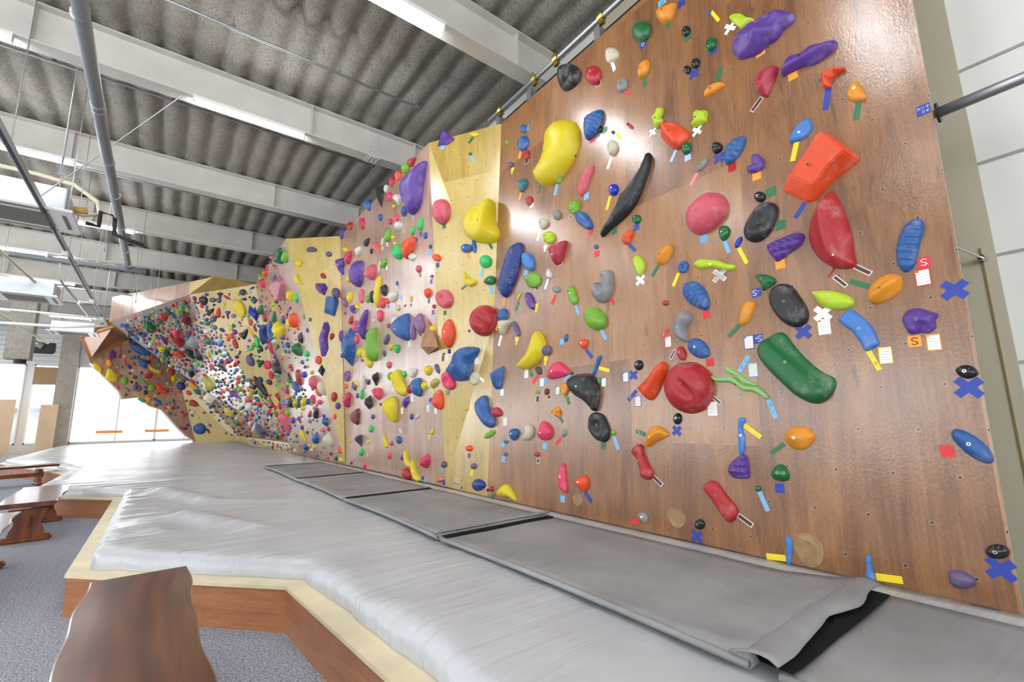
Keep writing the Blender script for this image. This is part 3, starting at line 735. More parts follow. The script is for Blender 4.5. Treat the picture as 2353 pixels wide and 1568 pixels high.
# hanging rods
RODS = [(-1.62, 5.6, 2.6), (-1.1, 6.5, 2.65), (-.95, 9.3, 2.7), (-.62, 11.5, 2.4), (-.8, 13.8, 2.4), (-.55, 15.5, 2.5), (-1.0, 16.8, 2.5), (-.35, 13.4, 2.7)]
RODS.sort(key=lambda q: px(P(*q))[0])
for ri, (x, y, z) in enumerate(RODS):
    bm = bmesh.new(); tube(bm, [(x, y, R(z)), (x, y, R(4.46))], .006, 6); tube(bm, [(x, y, R(z)), (x, y, R(z) + .04)], .014, 6)
    tag(mk('hanging_rod', bm, 'galvanised'), 'thin threaded steel rod hanging from the deck, %s from the left edge' % ('first', 'second', 'third', 'fourth', 'fifth', 'sixth', 'seventh', 'eighth')[ri], 'rod', 'loose hanging rods')
def cassette(x, y, z, sx, sy, label):
    g = empty('ceiling_cassette', (x, y, R(z)))
    bm = bmesh.new(); b3(bm, (-sx * .42, -sy * .42, .03), (sx * .42, sy * .42, .33)); bevel(bm, .01); mk('body', bm, 'ac_body', g)
    bm = bmesh.new(); b3(bm, (-sx / 2, -sy / 2, 0), (sx / 2, sy / 2, .035)); bevel(bm, .012); mk('face_panel', bm, 'white_metal', g)
    bm = bmesh.new(); b3(bm, (-sx * .29, -sy * .29, -.006), (sx * .29, sy * .29, .0)); mk('intake_grille', bm, 'ac_grille', g)
    for s in (-1, 1):
        bm = bmesh.new(); b3(bm, (s * sx * .41 - .02, -sy * .3, -.004), (s * sx * .41 + .02, sy * .3, 0)); mk('air_outlet', bm, 'ac_grille', g)
        bm = bmesh.new(); b3(bm, (-sx * .3, s * sy * .41 - .02, -.004), (sx * .3, s * sy * .41 + .02, 0)); mk('air_outlet', bm, 'ac_grille', g)
    for a in (-1, 1):
        for b in (-1, 1): bm = bmesh.new(); tube(bm, [(a * sx * .45, b * sy * .4, .0), (a * sx * .45, b * sy * .4, 4.46 - z)], .006, 6); mk('hanging_rod', bm, 'galvanised', g)
    tag(g, label, 'air conditioner', 'ceiling air conditioners'); return g
cassette(-1.66, 7.9, 2.6, 1.12, .86, 'nearest grey air conditioning cassette behind the steel track')
cassette(-2.45, 13.3, 2.62, 1.05, .9, 'middle air conditioning cassette, smaller looking, at the left')
q = aty(170, 768, 20); cassette(q.x, 20, q.z - CH, 1.2, .9, 'farthest air conditioning cassette by the cave mouth')
pipe('insulated_stub', [(-1.16, 7.85, R(2.78)), (-1.02, 7.86, R(2.8))], .045, 'copper_lag', 'tan lagged pipe stub on the near cassette', 'pipe')
o = empty('wall_speaker', (aty(97, 800, 26).x, 26, aty(97, 800, 26).z))
bm = bmesh.new(); box(bm, (0, 0, 0), (.75, .45, .4), Matrix.Rotation(.3, 3, 'X')); bevel(bm, .03); mk('cabinet', bm, 'dark_metal', o)
bm = bmesh.new(); tube(bm, [(-.6, -.3, .12), (-.2, -.35, .16), (.05, -.3, .02)], [.09, .11, .12], 12); mk('duct_elbow', bm, 'galvanised', o, True)
tag(o, 'black box with a silver elbow duct high before the far wall', 'fan')
o = empty('duct_column', (aty(52, 760, 20).x, 20, R(4)))
bm = bmesh.new(); a_ = aty(36, 705, 20); b_ = aty(72, 828, 20); b3(bm, (-.27, -.25, b_.z - R(4)), (.27, .25, .45)); mk('column_casing', bm, 'sprayed_deck', o)
bm = bmesh.new(); tube(bm, [(.05, 0, b_.z - R(4) - .12), (.05, 0, b_.z - R(4) + .02)], .14, 12); mk('end_cap', bm, 'rubber_black', o)
tag(o, 'rough sprayed square casing hanging from the ceiling at the left', 'column')
def offp(u_, v_, off):
    loc, n_, _i = hit(978, 780); rr = ray(u_, v_); return CAM + rr * ((loc + n_ * off - CAM).dot(n_) / rr.dot(n_))
bm = bmesh.new(); q4 = [bm.verts.new(offp(*a)) for a in ((983, 733, .004), (966, 797, .16), (1007, 798, .08), (983, 815, .004), (1003, 770, .004))]
for f_ in ((0, 1, 2), (1, 3, 2), (0, 3, 1), (0, 2, 4), (2, 3, 4), (0, 4, 3)): bm.faces.new([q4[i] for i in f_])
bmesh.ops.recalc_face_normals(bm, faces=bm.faces); uvl = bm.loops.layers.uv.new('UVMap')
for f_ in bm.faces:
    for l_ in f_.loops: l_[uvl].uv = (l_.vert.co.y, l_.vert.co.z)
tag(mk('wooden_volume', bm, 'ply_plain'), 'triangular bare plywood volume with shaded underside right of the blue shield hold', 'climbing volume')
for u_, v_, r_, lab in ((1554, 1190, .062, 'pale round mark on the bare plywood between red plank and grey hold'), (1327, 1148, .05, 'pale round mark below the small orange hold near the floor'), (1858, 1263, .075, 'largest pale round mark beside the upright light blue hold at floor level')):
    loc, n_, _i = hit(u_, v_); bm = bmesh.new()
    u1 = Vector((0, 0, 1)).cross(n_).normalized(); v1 = n_.cross(u1)
    vs_ = [bm.verts.new(loc + n_ * .0006 + (u1 * cos(a_ / 12 * pi) + v1 * sin(a_ / 12 * pi)) * r_ * (1 + .08 * sin(a_ * pi / 6 + u_) + .05 * sin(a_ * pi / 4))) for a_ in range(24)]
    bm.faces.new(vs_); bmesh.ops.solidify(bm, geom=bm.faces[:], thickness=.0005); tag(mk('hold_mark', bm, 'bare_ply'), lab, 'mark', 'pale marks left by removed holds')
# ------------------------------------------------------------------ light
w = bpy.data.worlds.new('sky'); SC.world = w; w.use_nodes = True
bg = w.node_tree.nodes['Background']; bg.inputs[0].default_value = (.93, .965, 1, 1); bg.inputs[1].default_value = 4.0
SC.view_settings.view_transform = 'Standard'; SC.view_settings.look = 'None'; SC.view_settings.gamma = 1; SC.view_settings.use_curve_mapping = False
SC.view_settings.exposure = 0.4
# ------------------------------------------------------------------ climbing holds
# each block: origin and scale of the tracing sheet, then one hold per line:
# colour shape x y length width angle [=name]   or   colour P[profile] x,y x,y ... [=name]
HOLDS = '''
@ 1200 0 4.278
black gD 445 755 275 205 110 =big dark navy-black oval hold by the top rail
red eK 692 735 190 140 100
cream gK 868 540 160 128 115
green e 1168 305 210 170 115 =big green dome hold near the top edge
amber l 1188 675 205 92 -65
grey eK 978 835 150 95 115
amber d 1425 112 250 150 -48
black! e 1607 305 112 76 115
green! e 1853 432 150 95 115
black! e 1703 620 108 76 115
black! e 1620 685 88 70 100
amber h 1878 868 240 88 -32
blue eK 1832 128 50 38 -30
@ 1100 200 3.92
blue eK 402 375 85 58 100
blue eK 395 505 145 98 105
red eD 424 612 92 60 100
red eD 453 1025 86 58 100
leaf e 255 500 45 36 100
violet e 290 700 56 48 90
yellow P 760,283 845,300 878,400 865,530 820,650 740,770 650,860 565,878 505,840 497,770 545,695 575,620 595,520 600,450 640,370 695,305 =huge yellow kidney hold
blue PR 1060,210 1105,200 1112,260 1090,350 1040,430 975,475 950,440 948,330 975,260
black! e 1090 375 76 46 95
blue e 855 610 50 40 90
teal gK 390 882 130 76 105
leaf e 722 830 88 46 105
salmon P 1022,700 1030,735 1000,830 960,930 930,982 903,970 893,920 915,840 965,760
royal! e 1212 925 112 82 105
royal e 1210 408 34 34 0
leaf eB 858 1080 132 92 105
grey e 703 1152 92 68 95
blue P 880,1130 930,1118 975,1150 1020,1225 1025,1265 990,1285 940,1265 890,1225 868,1175
cream gK 1198 548 145 90 100
cream gK 575 1232 102 76 100
lime eB 628 1355 120 92 95
crimson P 640,1445 775,1380 778,1420 755,1510 735,1560 700,1602 680,1595 655,1540
black P 1528,585 1548,620 1540,700 1500,820 1450,960 1380,1090 1290,1190 1180,1280 1110,1350 1098,1352 1110,1300 1180,1180 1250,1060 1275,980 1320,935 1370,870 1440,760 1490,660 1505,610 =long black horn hold
black! g 2142 548 112 90 110
orange PS 1640,345 1710,303 1770,320 1870,385 1885,440 1850,500 1800,550 1760,557 1700,520 1635,450 =blocky orange-red hold
green! e 1868 550 118 85 110
grey l 2015 700 155 52 -52
salmon P 2110,940 2185,965 2220,1030 2215,1120 2165,1200 2080,1280 1980,1325 1900,1300 1860,1230 1858,1160 1900,1070 1970,1000 2040,950 =big pink boulder hold
green! g 2208 1315 142 98 100
green! e 1420 1190 88 76 120
orange P 1360,1287 1390,1290 1385,1330 1365,1370 1350,1405 1315,1418 1290,1395 1290,1355 1320,1310
blue! e 1058 1440 46 40 0
lime P 1628,182 1655,190 1650,240 1635,265 1652,290 1645,330 1612,345 1605,372 1580,362 1575,330 1556,300 1568,260 1590,240 1600,205
lime P 1965,203 2000,212 2040,203 2058,240 2045,275 2050,300 2010,330 1975,345 1915,358 1912,335 1935,305 1930,255
@ 1100 560 3.92
navy PR 355,-15 387,10 380,100 350,230 300,370 250,470 215,480 180,430 178,370 215,240 250,110 300,20 =long ribbed navy blue hold
skyblue P 410,78 450,85 490,140 492,200 470,248 420,225 390,180 395,110
mint e 60 158 115 118 0
green g 98 332 112 80 170
leaf PN 490,253 545,290 550,340 520,390 455,397 420,360 413,300 440,270
white d 632 265 100 58 -95
grey e 696 412 76 62 20
grey PK 1140,230 1185,245 1195,310 1190,400 1165,490 1110,532 1050,520 1020,470 1022,400 1055,340 1095,365 1110,330 1090,290 1100,250 =grey C-shaped hold
leaf PR 825,380 865,400 875,460 892,480 885,530 860,555 820,520 808,480 815,455 792,430 800,395
yellow c 366 478 100 36 -62
purple e 460 515 165 72 72
leaf e 1040 675 222 180 62
blue eK 212 640 122 86 100
cream P 190,690 290,692 285,715 245,760 220,815 200,820 190,760
violet e 338 768 142 48 72
yellow P 520,782 560,820 582,900 570,990 520,1070 450,1125 390,1135 340,1112 345,1090 400,1030 450,950 490,830 =big yellow half-moon hold
violet g 605 962 96 92 180
orange g 942 905 96 76 90
blue P 1095,1005 1108,1020 1085,1080 1065,1140 1035,1190 1010,1208 1000,1195 1030,1150 1050,1100 1060,1050 1075,1015
green e 837 1168 34 32 0
pink P 715,1062 760,1090 820,1160 790,1185 700,1215 640,1222 615,1200 635,1130 670,1075
black P 940,1165 1000,1180 1045,1230 1070,1310 1068,1400 1035,1515 1000,1480 930,1410 860,1370 805,1300 797,1240 840,1190 =black whale-tail hold
blue eK 785 850 72 34 100
blue PF 130,1150 215,1098 210,1200 190,1312 140,1312 112,1270 113,1170
slate eK 538 1145 78 50 70
amber gD 772 1310 112 76 90
leaf e 528 1338 40 36 0
maroon e 610 1335 62 38 95
red eV 1878 1295 475 428 80 =huge red disc hold
orange PS 1645,1058 1680,1090 1682,1150 1650,1240 1590,1370 1545,1412 1510,1400 1430,1320 1425,1290 1500,1220 1570,1120
black! e 1438 1095 96 76 100
red e 1824 990 132 82 75
blue PR 1850,360 1930,335 2000,370 2050,440 2075,540 2050,598 1990,590 1910,550 1850,490 1833,430 =blue seashell hold
blue PR 1920,855 1980,855 2040,900 2075,970 2060,1020 1990,1035 1920,1000 1882,950 1885,900
grey PS 1840,608 1900,630 1908,690 1870,740 1860,800 1885,885 1820,875 1760,820 1718,745 1760,700 1785,640
blue eO 1840 210 116 90 110
lime P 1932,185 1990,135 2080,145 2160,150 2230,180 2300,190 2305,220 2260,245 2180,230 2100,215 2010,230 1950,210
amber PS 1700,8 1735,20 1738,60 1710,130 1660,185 1610,185 1592,140 1600,90 1640,35
lime P 1430,100 1490,160 1492,230 1460,290 1430,285 1400,210 1382,150
crimson! e 1680 535 60 50 0
@ 1100 860 3.92
crimson h 155 343 98 92 0
leaf lK 95 545 118 52 -35
blue g 316 545 112 76 95
cream P 430,450 470,460 485,520 465,580 420,602 385,575 395,550 425,540 425,510 410,480
pink P 570,428 610,440 645,490 650,540 620,590 570,597 535,560 550,500
amber tF 693 343 112 88 60
grey lF 767 530 90 48 100
blue e 245 610 40 36 0
blue e 242 722 36 34 0
crimson! e 522 722 52 46 0
black PD 1040,340 1110,365 1140,420 1170,500 1160,580 1120,615 1050,590 990,510 985,430 1000,370 =black oval dish hold
leaf! e 1213 528 50 42 90
amber PS 1600,462 1660,490 1705,550 1640,590 1560,630 1520,660 1500,620 1510,540 1545,485
black! e 1788 403 106 76 95
pink P 762,800 778,860 785,950 795,1040 785,1075 735,1040 718,980 722,900 740,830
orange P 940,910 980,935 985,1000 965,1050 930,1062 895,1020 855,990 870,960 900,930
red P 1440,628 1475,650 1480,710 1520,800 1565,870 1565,930 1530,955 1480,945 1455,900 1450,840 1420,760 1380,715 1385,670 =red bone-shaped hold
red PL 2110,958 2170,1000 2230,1090 2320,1190 2335,1270 2265,1342 2200,1290 2110,1150 2020,1035 2025,1000 2070,965 =long red plank hold
grey gK 1480 1295 120 72 60
black! e 1988 1355 92 98 0
yellow P 235,990 290,1040 330,1130 325,1145 270,1110 200,1105 160,1085 180,1040
crimson! e 115 1035 54 40 90
@ 1600 0 3.92
purple PK 735,80 870,100 880,130 850,190 770,240 740,300 680,360 620,390 560,460 460,500 380,520 330,490 320,430 350,340 430,250 540,160 640,110 =huge glossy purple wing hold
purple PS 1260,362 1250,420 1190,480 1110,540 1040,580 960,590 880,630 800,670 770,685 762,640 790,550 850,490 940,470 1010,410 1080,385 1180,370 =long purple twisted hold
crimson PS 725,590 725,640 690,740 650,830 620,870 560,840 520,790 515,730 560,650 630,610
orange PK 1335,602 1330,630 1260,665 1210,720 1200,740 1215,775 1190,785 1135,785 1130,725 1095,715 1120,700 1112,655 1170,640 1220,610
amber P 1430,727 1465,745 1500,800 1532,860 1510,900 1440,918 1375,895 1352,850 1370,780 1400,740
skyblue PD 1000,1062 1035,1090 1040,1150 1000,1220 930,1265 850,1285 835,1265 860,1190 920,1110
purple PD 540,1383 580,1410 610,1460 590,1520 520,1558 465,1550 455,1500 500,1480 495,1410
blue PR 395,1225 438,1235 430,1310 380,1400 310,1470 265,1480 245,1420 255,1340 310,1270
lime PK 295,165 330,125 400,118 450,150 520,165 480,200 410,255 350,220
orange PW 1150,1185 1195,1188 1330,1290 1465,1400 1450,1440 1250,1590 1050,1800 985,1815 780,1720 762,1690 800,1590 960,1400 1080,1240 =huge orange wedge hold
@ 1600 380 3.92
red PS 1205,220 1240,240 1290,330 1350,480 1390,620 1410,780 1435,885 1400,915 1290,928 1200,905 1090,830 1020,730 997,620 1010,500 1060,400 1120,310 =big red sail-shaped hold
black PD 640,322 700,335 730,390 715,480 670,580 600,660 520,690 450,670 420,610 440,520 500,420 560,345 =black oval bowl hold
black! e 570 282 106 98 0
green! g 247 612 142 98 100
purple PB 935,603 970,640 930,720 830,790 740,860 700,855 635,760 640,715 720,670 850,620 =purple grape-cluster hold
green P 520,990 600,978 680,1000 715,1040 690,1075 600,1130 580,1080 545,1020
crimson p 1216 967 98 58 -55
black PL 740,1070 820,1068 880,1110 950,1210 1005,1310 1000,1400 940,1450 860,1455 760,1400 680,1300 648,1200 670,1120 =thick black slab hold
lime P 1030,1140 1100,1128 1220,1130 1350,1160 1420,1210 1420,1260 1340,1300 1220,1300 1120,1260 1060,1190 =bright lime fish-shaped hold
amber PS 1740,972 1830,985 1855,1030 1840,1120 1780,1180 1680,1230 1600,1250 1545,1215 1540,1130 1590,1050 1660,1000
blue PR 1960,480 2030,490 2055,560 2030,650 2000,760 1975,880 1920,950 1860,958 1810,900 1795,780 1810,680 1860,560 =long curved blue hold
amber P 450,1230 525,1235 515,1300 480,1390 430,1440 390,1440 382,1390 400,1290
royal e 378 693 115 48 -62
@ 1600 680 3.92
skyblue PL 1385,120 1440,150 1520,210 1590,290 1640,400 1645,440 1560,490 1520,500 1480,430 1400,320 1275,220
green PT 740,320 790,340 850,420 950,540 1100,670 1220,730 1245,770 1235,840 1180,920 1100,968 1000,960 880,890 740,760 640,660 570,570 552,500 580,430 660,350 =huge green ledge hold
amber PN 830,1190 920,1175 1000,1190 1060,1250 1060,1290 1010,1360 950,1390 870,1380 800,1320 785,1260
pale P 245,622 300,650 370,690 430,730 490,775 560,800 545,812 450,800 380,760 340,715 270,690
pale P 125,715 190,740 300,725 350,745 400,790 470,815 560,820 620,870 660,915 640,935 580,905 500,860 420,860 350,800 280,780 190,780 145,755 =long pale green lizard hold
skyblue P 385,1100 440,1100 440,1140 415,1200 440,1280 425,1425 385,1425 375,1280 375,1150
@ 2050 560 5.228
purple PK 240,775 330,770 430,800 535,835 540,870 510,930 525,990 480,1050 420,1075 340,1065 220,1090 160,1030 110,930 130,850 180,800 =purple swirled hold
@ 2050 820 2.613
blue P 365,437 420,440 500,480 570,540 607,600 600,640 550,640 470,600 390,530 352,475 =long blue almond hold by the wall's right edge
black! l 448 90 145 84 8
black! e 632 1172 152 90 5
@ 1450 1000 2.606
violet P 1905,815 1970,812 2030,840 2065,885 2030,920 1960,922 1910,890 1900,850
purple PB 655,120 690,130 705,220 695,260 630,262 590,240 575,205 600,160
green! g 895 232 114 98 40
green! e 760 322 40 38 0
skyblue P 925,600 960,630 968,680 955,775 930,775 928,700
skyblue P 1420,718 1440,740 1445,800 1470,885 1415,880 1400,840 1410,790 1402,740
@ 960 280 3.563
purple PF 222,68 258,100 298,135 240,180 155,192 180,130
yellow h 466 104 80 40 180
green e 430 263 30 26 0
salmon e 188 733 212 132 92 =pink egg hold on the yellow corner
yellow PS 580,627 615,640 625,680 622,760 640,830 672,900 668,940 620,975 540,985 450,965 390,920 358,860 362,800 400,730 480,670 =huge yellow wave hold on the yellow corner
blue e 395 1035 86 76 0
blue e 460 1020 112 42 82
orange e 153 1113 74 58 30
salmon eD 213 1450 160 132 70
yellow P 375,1222 400,1260 440,1290 480,1305 460,1340 425,1352 395,1330 375,1270
@ 960 700 3.41
red eV 507 125 250 198 95 =big round red hold on the yellow corner
orange l 238 228 232 96 90
blue PK 370,328 460,340 450,390 410,450 415,530 385,590 290,603 255,560 235,510 260,470 258,400 300,350 =huge blue folded hold on the yellow corner
pink PD 230,518 260,560 285,600 288,650 250,675 210,650 188,600 190,545
blue P 505,712 535,725 545,790 570,850 590,900 585,945 555,968 520,945 480,885 457,810 460,760 =long blue kidney hold on the yellow corner
cream eD 447 580 110 84 100
yellow c 380 818 55 30 150
orange e 402 1128 54 50 0
violet e 437 1268 50 46 90
navy g 478 1415 98 92 0
cream tF 302 1387 54 48 -60
green e 203 388 22 18 0
@ 760 300 5.226
red P 1030,315 1010,380 975,440 935,400 940,350
leaf g 905 455 152 85 100
orange gD 815 548 122 86 95
magenta eR 735 612 118 68 90
black PF 655,650 640,740 605,935 545,800 525,710 600,670 =black pointed wedge hold
white e 663 700 105 42 95
pink eK 703 798 118 70 90
white P 790,765 840,775 875,795 850,860 835,910 800,870 765,820
yellow e 850 640 122 48 100
purple P 1130,355 1150,385 1140,480 1110,650 1100,800 1080,900 1030,970 965,1018 930,980 905,910 865,800 855,700 870,600 920,520 1000,460 1060,400 =huge purple sail hold
blue g 448 900 146 90 75
yellow t 762 910 70 50 100
blue e 885 968 136 66 100
blue e 598 1045 86 55 95
pink eD 795 1042 86 66 95
magenta e 718 1095 76 58 90
red e 237 1150 102 76 90
magenta e 382 1120 145 66 87
purple l 138 1245 132 46 98
white eK 822 1147 118 100 120
mint P 1095,1050 1108,1080 1102,1160 1085,1195 1055,1190 1045,1140 1060,1090
mint l 987 1205 115 50 100
leaf g 690 1260 168 70 -78
black g 440 1340 118 60 -60
white e 622 1335 100 28 98
yellow t 748 1285 62 50 100
yellow t 770 1355 56 45 90
salmon P 520,1340 570,1360 600,1460 615,1515 550,1450 500,1400 490,1360
white P 365,1390 370,1450 345,1500 325,1515 305,1470 310,1410
mint e 812 1460 190 126 90 =mint green ball hold
orange P 1000,1270 1020,1330 990,1440 920,1550 880,1500 862,1420 890,1330 940,1290 =big orange leaf hold
white eK 982 1520 96 94 0
black e 490 1452 66 32 95
yellow e 185 1430 76 60 40
blue e 1138 1262 86 40 95
slate e 1195 1395 56 32 95
@ 760 560 5.226
magenta P 262,85 262,150 215,255 170,190 200,110
purple P 110,178 162,180 165,270 150,310 175,360 160,385 120,340 80,250 78,200
purple PR 330,200 400,215 412,290 410,400 380,490 340,530 280,500 240,420 250,300 285,230 =big ridged purple shell hold
yellow eO 222 395 146 48 100
salmon P 515,240 545,280 550,350 515,445 430,410 412,360 460,290
cream e 590 280 172 34 97
leaf xK 640 235 150 82 -60
yellow P 595,380 612,430 605,600 580,740 560,775 530,700 525,620 550,470 =tall yellow blade hold
black e 645 560 142 72 88
black e 500 640 150 58 95
salmon eD 374 635 176 70 90
yellow eR 238 640 152 74 100
leaf e 443 668 95 56 90
white g 745 638 146 94 100
orange e 682 690 76 58 60
pink eK 620 715 135 70 92
pink eK 592 870 152 74 92
violet e 62 590 126 98 70
pink e 125 632 62 38 90
mauve e 180 705 122 70 80
purple tF 270 785 140 72 70
yellow e 328 758 76 56 50
purple e 175 840 36 34 0
red d 250 915 112 56 -80
salmon e 308 1000 152 80 90
purple P 440,785 460,820 450,900 420,1000 415,1100 400,1160 370,1110 335,1040 325,980 370,920 410,840 =purple shark-fin hold
blue PF 232,1000 290,1060 300,1120 320,1200 300,1330 245,1480 200,1340 142,1160 190,1060 =big blue kite hold
purple e 128 1110 142 70 90
amber eO 262 1040 82 45 60
pink e 318 1150 112 55 90
black e 430 1100 122 36 100
leaf PS 520,1010 555,1015 550,1080 555,1160 580,1260 570,1370 525,1420 480,1395 450,1310 440,1190 445,1090 470,1035 =long green cucumber hold
yellow P 405,1245 440,1290 480,1380 515,1440 480,1500 440,1460 400,1370 392,1300
yellow eR 360 1305 126 76 100
cream e 522 925 50 38 90
crimson! e 697 988 56 48 90
white e 768 930 122 66 90
blue P 880,840 930,845 945,920 955,1040 945,1150 900,1172 820,1130 760,1060 752,980 790,910 =big blue shield hold
mauve P 1010,895 1028,950 1015,1080 1000,1160 970,1140 960,1040 975,950
mauve P 1070,835 1110,920 1130,1000 1110,1080 1085,1120 1050,1050 1020,960 1030,880
olive e 1165 1120 146 140 0
yellow e 1222 1028 96 70 90
orange g 1165 598 122 72 90
salmon l 1053 305 102 56 90
crimson! e 1215 393 44 42 0
crimson! e 1238 755 52 42 90
violet e 797 478 56 30 90
yellow l 965 665 82 28 95
cream e 808 772 76 46 90
crimson e 893 745 40 22 -40
violet e 675 1150 136 60 110
yellow x 730 1240 110 56 110
mint g 795 1265 110 66 90
slate e 645 1322 76 36 80
purple e 138 1345 60 46 90
violet e 385 1400 46 42 0
salmon g 700 1460 84 56 90
@ 760 820 5.226
mauve eO 203 233 130 84 92
orange e 187 357 68 50 0
violet xK 285 350 142 64 80
yellow eK 320 325 96 52 40
white e 390 315 182 48 92
slate t 450 300 82 74 90
black PF 560,180 590,250 540,355 510,290 512,230 =black diamond hold
magenta P 205,428 250,440 245,530 205,612 165,540 165,470
purple e 322 470 62 32 90
mint e 377 457 116 52 98
pink PK 520,380 600,380 620,430 605,500 570,522 525,480 505,430
black PF 465,465 500,530 515,600 450,632 402,575
maroon PL 345,618 362,700 330,822 250,755 265,670 =maroon slab hold
yellow PS 750,472 790,540 792,650 765,795 700,700 655,600 658,540 690,500 =big yellow teardrop hold
yellow PS 790,150 830,230 870,310 910,380 915,440 880,480 810,460 770,370 738,270 755,200 =big yellow boomerang hold
leaf e 720 235 102 64 90
mint e 885 210 76 56 90
white PD 1020,140 1025,190 985,257 940,230 922,175 960,140
yellow g 1168 168 122 74 92
violet e 1278 145 126 46 70
blue P 1035,252 1075,280 1095,380 1085,450 1060,485 1000,450 975,370 980,290 =blue egg hold
yellow g 1128 352 116 68 92
olive g 1243 322 126 70 110
crimson e 945 390 112 58 92
orange PK 1295,395 1325,450 1335,560 1320,635 1270,630 1228,560 1225,480 1260,420 =rough orange-red hold
purple PF 940,462 950,540 890,622 848,580 880,500
crimson e 602 575 42 38 0
purple e 508 722 62 44 90
purple e 1198 520 50 38 90
purple e 972 722 76 40 90
cream e 1045 715 92 42 -45
mint e 485 870 86 50 90
cream l 842 895 100 36 70
blue g 818 1000 102 56 80
yellow x 230 1008 52 48 0
slate PF 390,935 385,1000 370,1090 320,1040 292,1000 330,940 =dark grey kite hold
yellow eK 458 1020 62 48 -40
yellow P 640,925 660,980 695,1060 690,1095 660,1095 640,1040 632,960
crimson eO 733 1043 56 46 90
mint e 372 1145 98 52 95
pink e 705 1193 74 40 90
purple e 860 1212 62 40 95
yellow t 1218 905 95 42 -65
yellow P 898,1115 915,1180 935,1250 970,1300 960,1330 915,1320 890,1250 885,1160 =upper yellow banana hold
yellow P 990,1245 1010,1320 1040,1410 1090,1465 1085,1490 1045,1508 1000,1450 970,1360 972,1280 =lower yellow banana hold
red e 918 1410 152 92 68
magenta PN 1155,1165 1185,1220 1180,1290 1140,1342 1100,1310 1065,1270 1085,1220
pink e 410 1305 78 40 88
purple e 250 1275 38 34 90
slate e 1357 1298 78 56 90
orange e 1308 1480 66 62 0
purple e 1105 1450 52 34 90
@ 560 500 5.226
violet h 815 383 130 66 0
violet e 1020 440 76 66 0
yellow gR 662 550 86 78 80
yellow P 640,665 665,740 705,800 690,808 640,785 608,740 615,690
crimson g 955 703 80 60 40
purple PF 855,790 970,785 1005,845 965,935 900,900 855,850
violet e 1105 905 116 106 90
blue PW 1010,940 1130,970 1135,1030 1085,1190 960,1140 965,1080 985,980 =blue box volume on the yellow wedge
green PK 440,360 480,390 470,480 490,545 440,560 385,530 380,470
leaf P 500,385 540,440 540,520 490,545 465,480
pink e 345 478 62 58 0
blue e 332 535 42 38 0
orange c 385 590 112 46 200
pink l 285 600 86 30 95
orange e 262 665 88 66 90
pink PS 200,745 255,730 285,770 260,850 215,830 180,780
yellow e 200 730 50 42 0
leaf e 207 700 70 34 40
@ 560 600 6.533
purple PF 1200,915 1260,915 1290,1000 1250,1150 1265,1320 1215,1435 1160,1430 1130,1300 1115,1160 1160,1030 =long purple angular volume
leaf e 900 830 100 36 82
blue e 995 880 62 44 100
blue e 958 1040 72 38 82
red g 1322 1135 112 66 110
orange eK 1117 1485 126 96 90
rose PW 540,215 650,240 665,300 660,610 590,590 500,470 415,360 450,280 =big dusty pink pyramid volume
yellow gK 705 520 170 120 80
mint g 797 560 152 58 88
blue e 475 240 96 56 -60
orange PS 765,770 810,830 825,920 800,1000 740,990 690,900 700,830 =orange fan-shaped hold
orange e 820 1010 72 52 70
yellow eO 680 930 142 72 80
blue e 600 880 132 60 90
pink e 648 838 66 54 90
yellow P 510,895 560,935 630,960 635,1080 590,1190 530,1150 450,1030 =yellow kite hold in the rose section
blue PR 400,900 440,905 445,980 440,1080 490,1180 450,1225 400,1180 370,1080 375,980
navy P 340,935 375,950 352,1100 370,1210 350,1240 290,1180 262,1060 290,960
green P 480,740 500,800 490,930 440,910 430,840
royal PF 80,670 240,780 190,910 60,770 =blue diamond volume
green P 285,650 330,720 305,800 230,790 220,730
teal PF 145,520 210,590 155,650 92,590
red e 325 855 126 54 88
orange e 100 920 112 70 85
red l 168 1020 112 46 65
yellow P 45,985 120,1040 160,1160 120,1130 70,1040
black PK 870,1065 905,1130 885,1240 830,1190 820,1120
red P 390,1205 440,1260 465,1390 420,1380 370,1260
mint e 200 1220 186 74 82
black e 275 1195 132 56 62
black e 262 1315 112 48 70
leaf e 150 1262 78 72 0
green e 520 1280 72 44 90
navy e 670 1265 96 66 60
@ 560 780 5.226
black PF 930,300 975,370 940,450 885,380
crimson e 1082 692 118 76 95
purple e 1128 800 86 66 90
orange e 1092 930 68 40 95
salmon e 850 520 172 92 75
cream P 935,500 975,560 985,670 945,660 905,600 900,520
orange e 905 645 110 56 50
cream P 1030,1120 1075,1190 1085,1280 1040,1295 980,1230 975,1160 =cream shield hold
blue xK 990 990 126 96 90
salmon e 960 1090 76 60 0
orange e 1155 1335 92 38 65
green PN 660,40 720,100 735,170 700,205 630,190 592,130 610,70 =big green dome hold in the rose section
mint e 765 175 76 64 90
orange eK 895 250 102 80 90
royal eO 735 425 82 76 0
red l 668 460 205 62 78
blue e 640 575 152 76 60
black PF 400,228 460,290 480,380 450,425 370,370 342,300
pink eK 285 310 112 96 80
green t 195 285 112 96 100
violet e 75 258 150 98 60
pink e 325 430 102 70 70
black l 205 570 320 80 56 =long black blade hold
navy e 195 490 84 72 60
slate e 305 515 86 64 40
amber b 95 620 105 52 60
red PF 410,610 455,670 430,755 370,680
red PF 320,705 390,830 330,820 300,760
magenta e 435 800 92 50 85
green xK 560 490 112 66 60
black PF 565,680 595,760 600,828 525,790
yellow PF 625,700 650,770 620,825 588,800
green e 662 785 82 44 85
yellow e 725 752 102 62 90
navy e 782 750 78 58 70
pink dD 838 725 122 66 80
black e 878 885 142 62 95
red lK 800 890 112 42 -65
leaf e 535 888 82 66 80
salmon PR 440,880 500,870 545,920 570,1000 580,1080 575,1130 530,1090 470,1010 428,940 =giant pink carrot hold
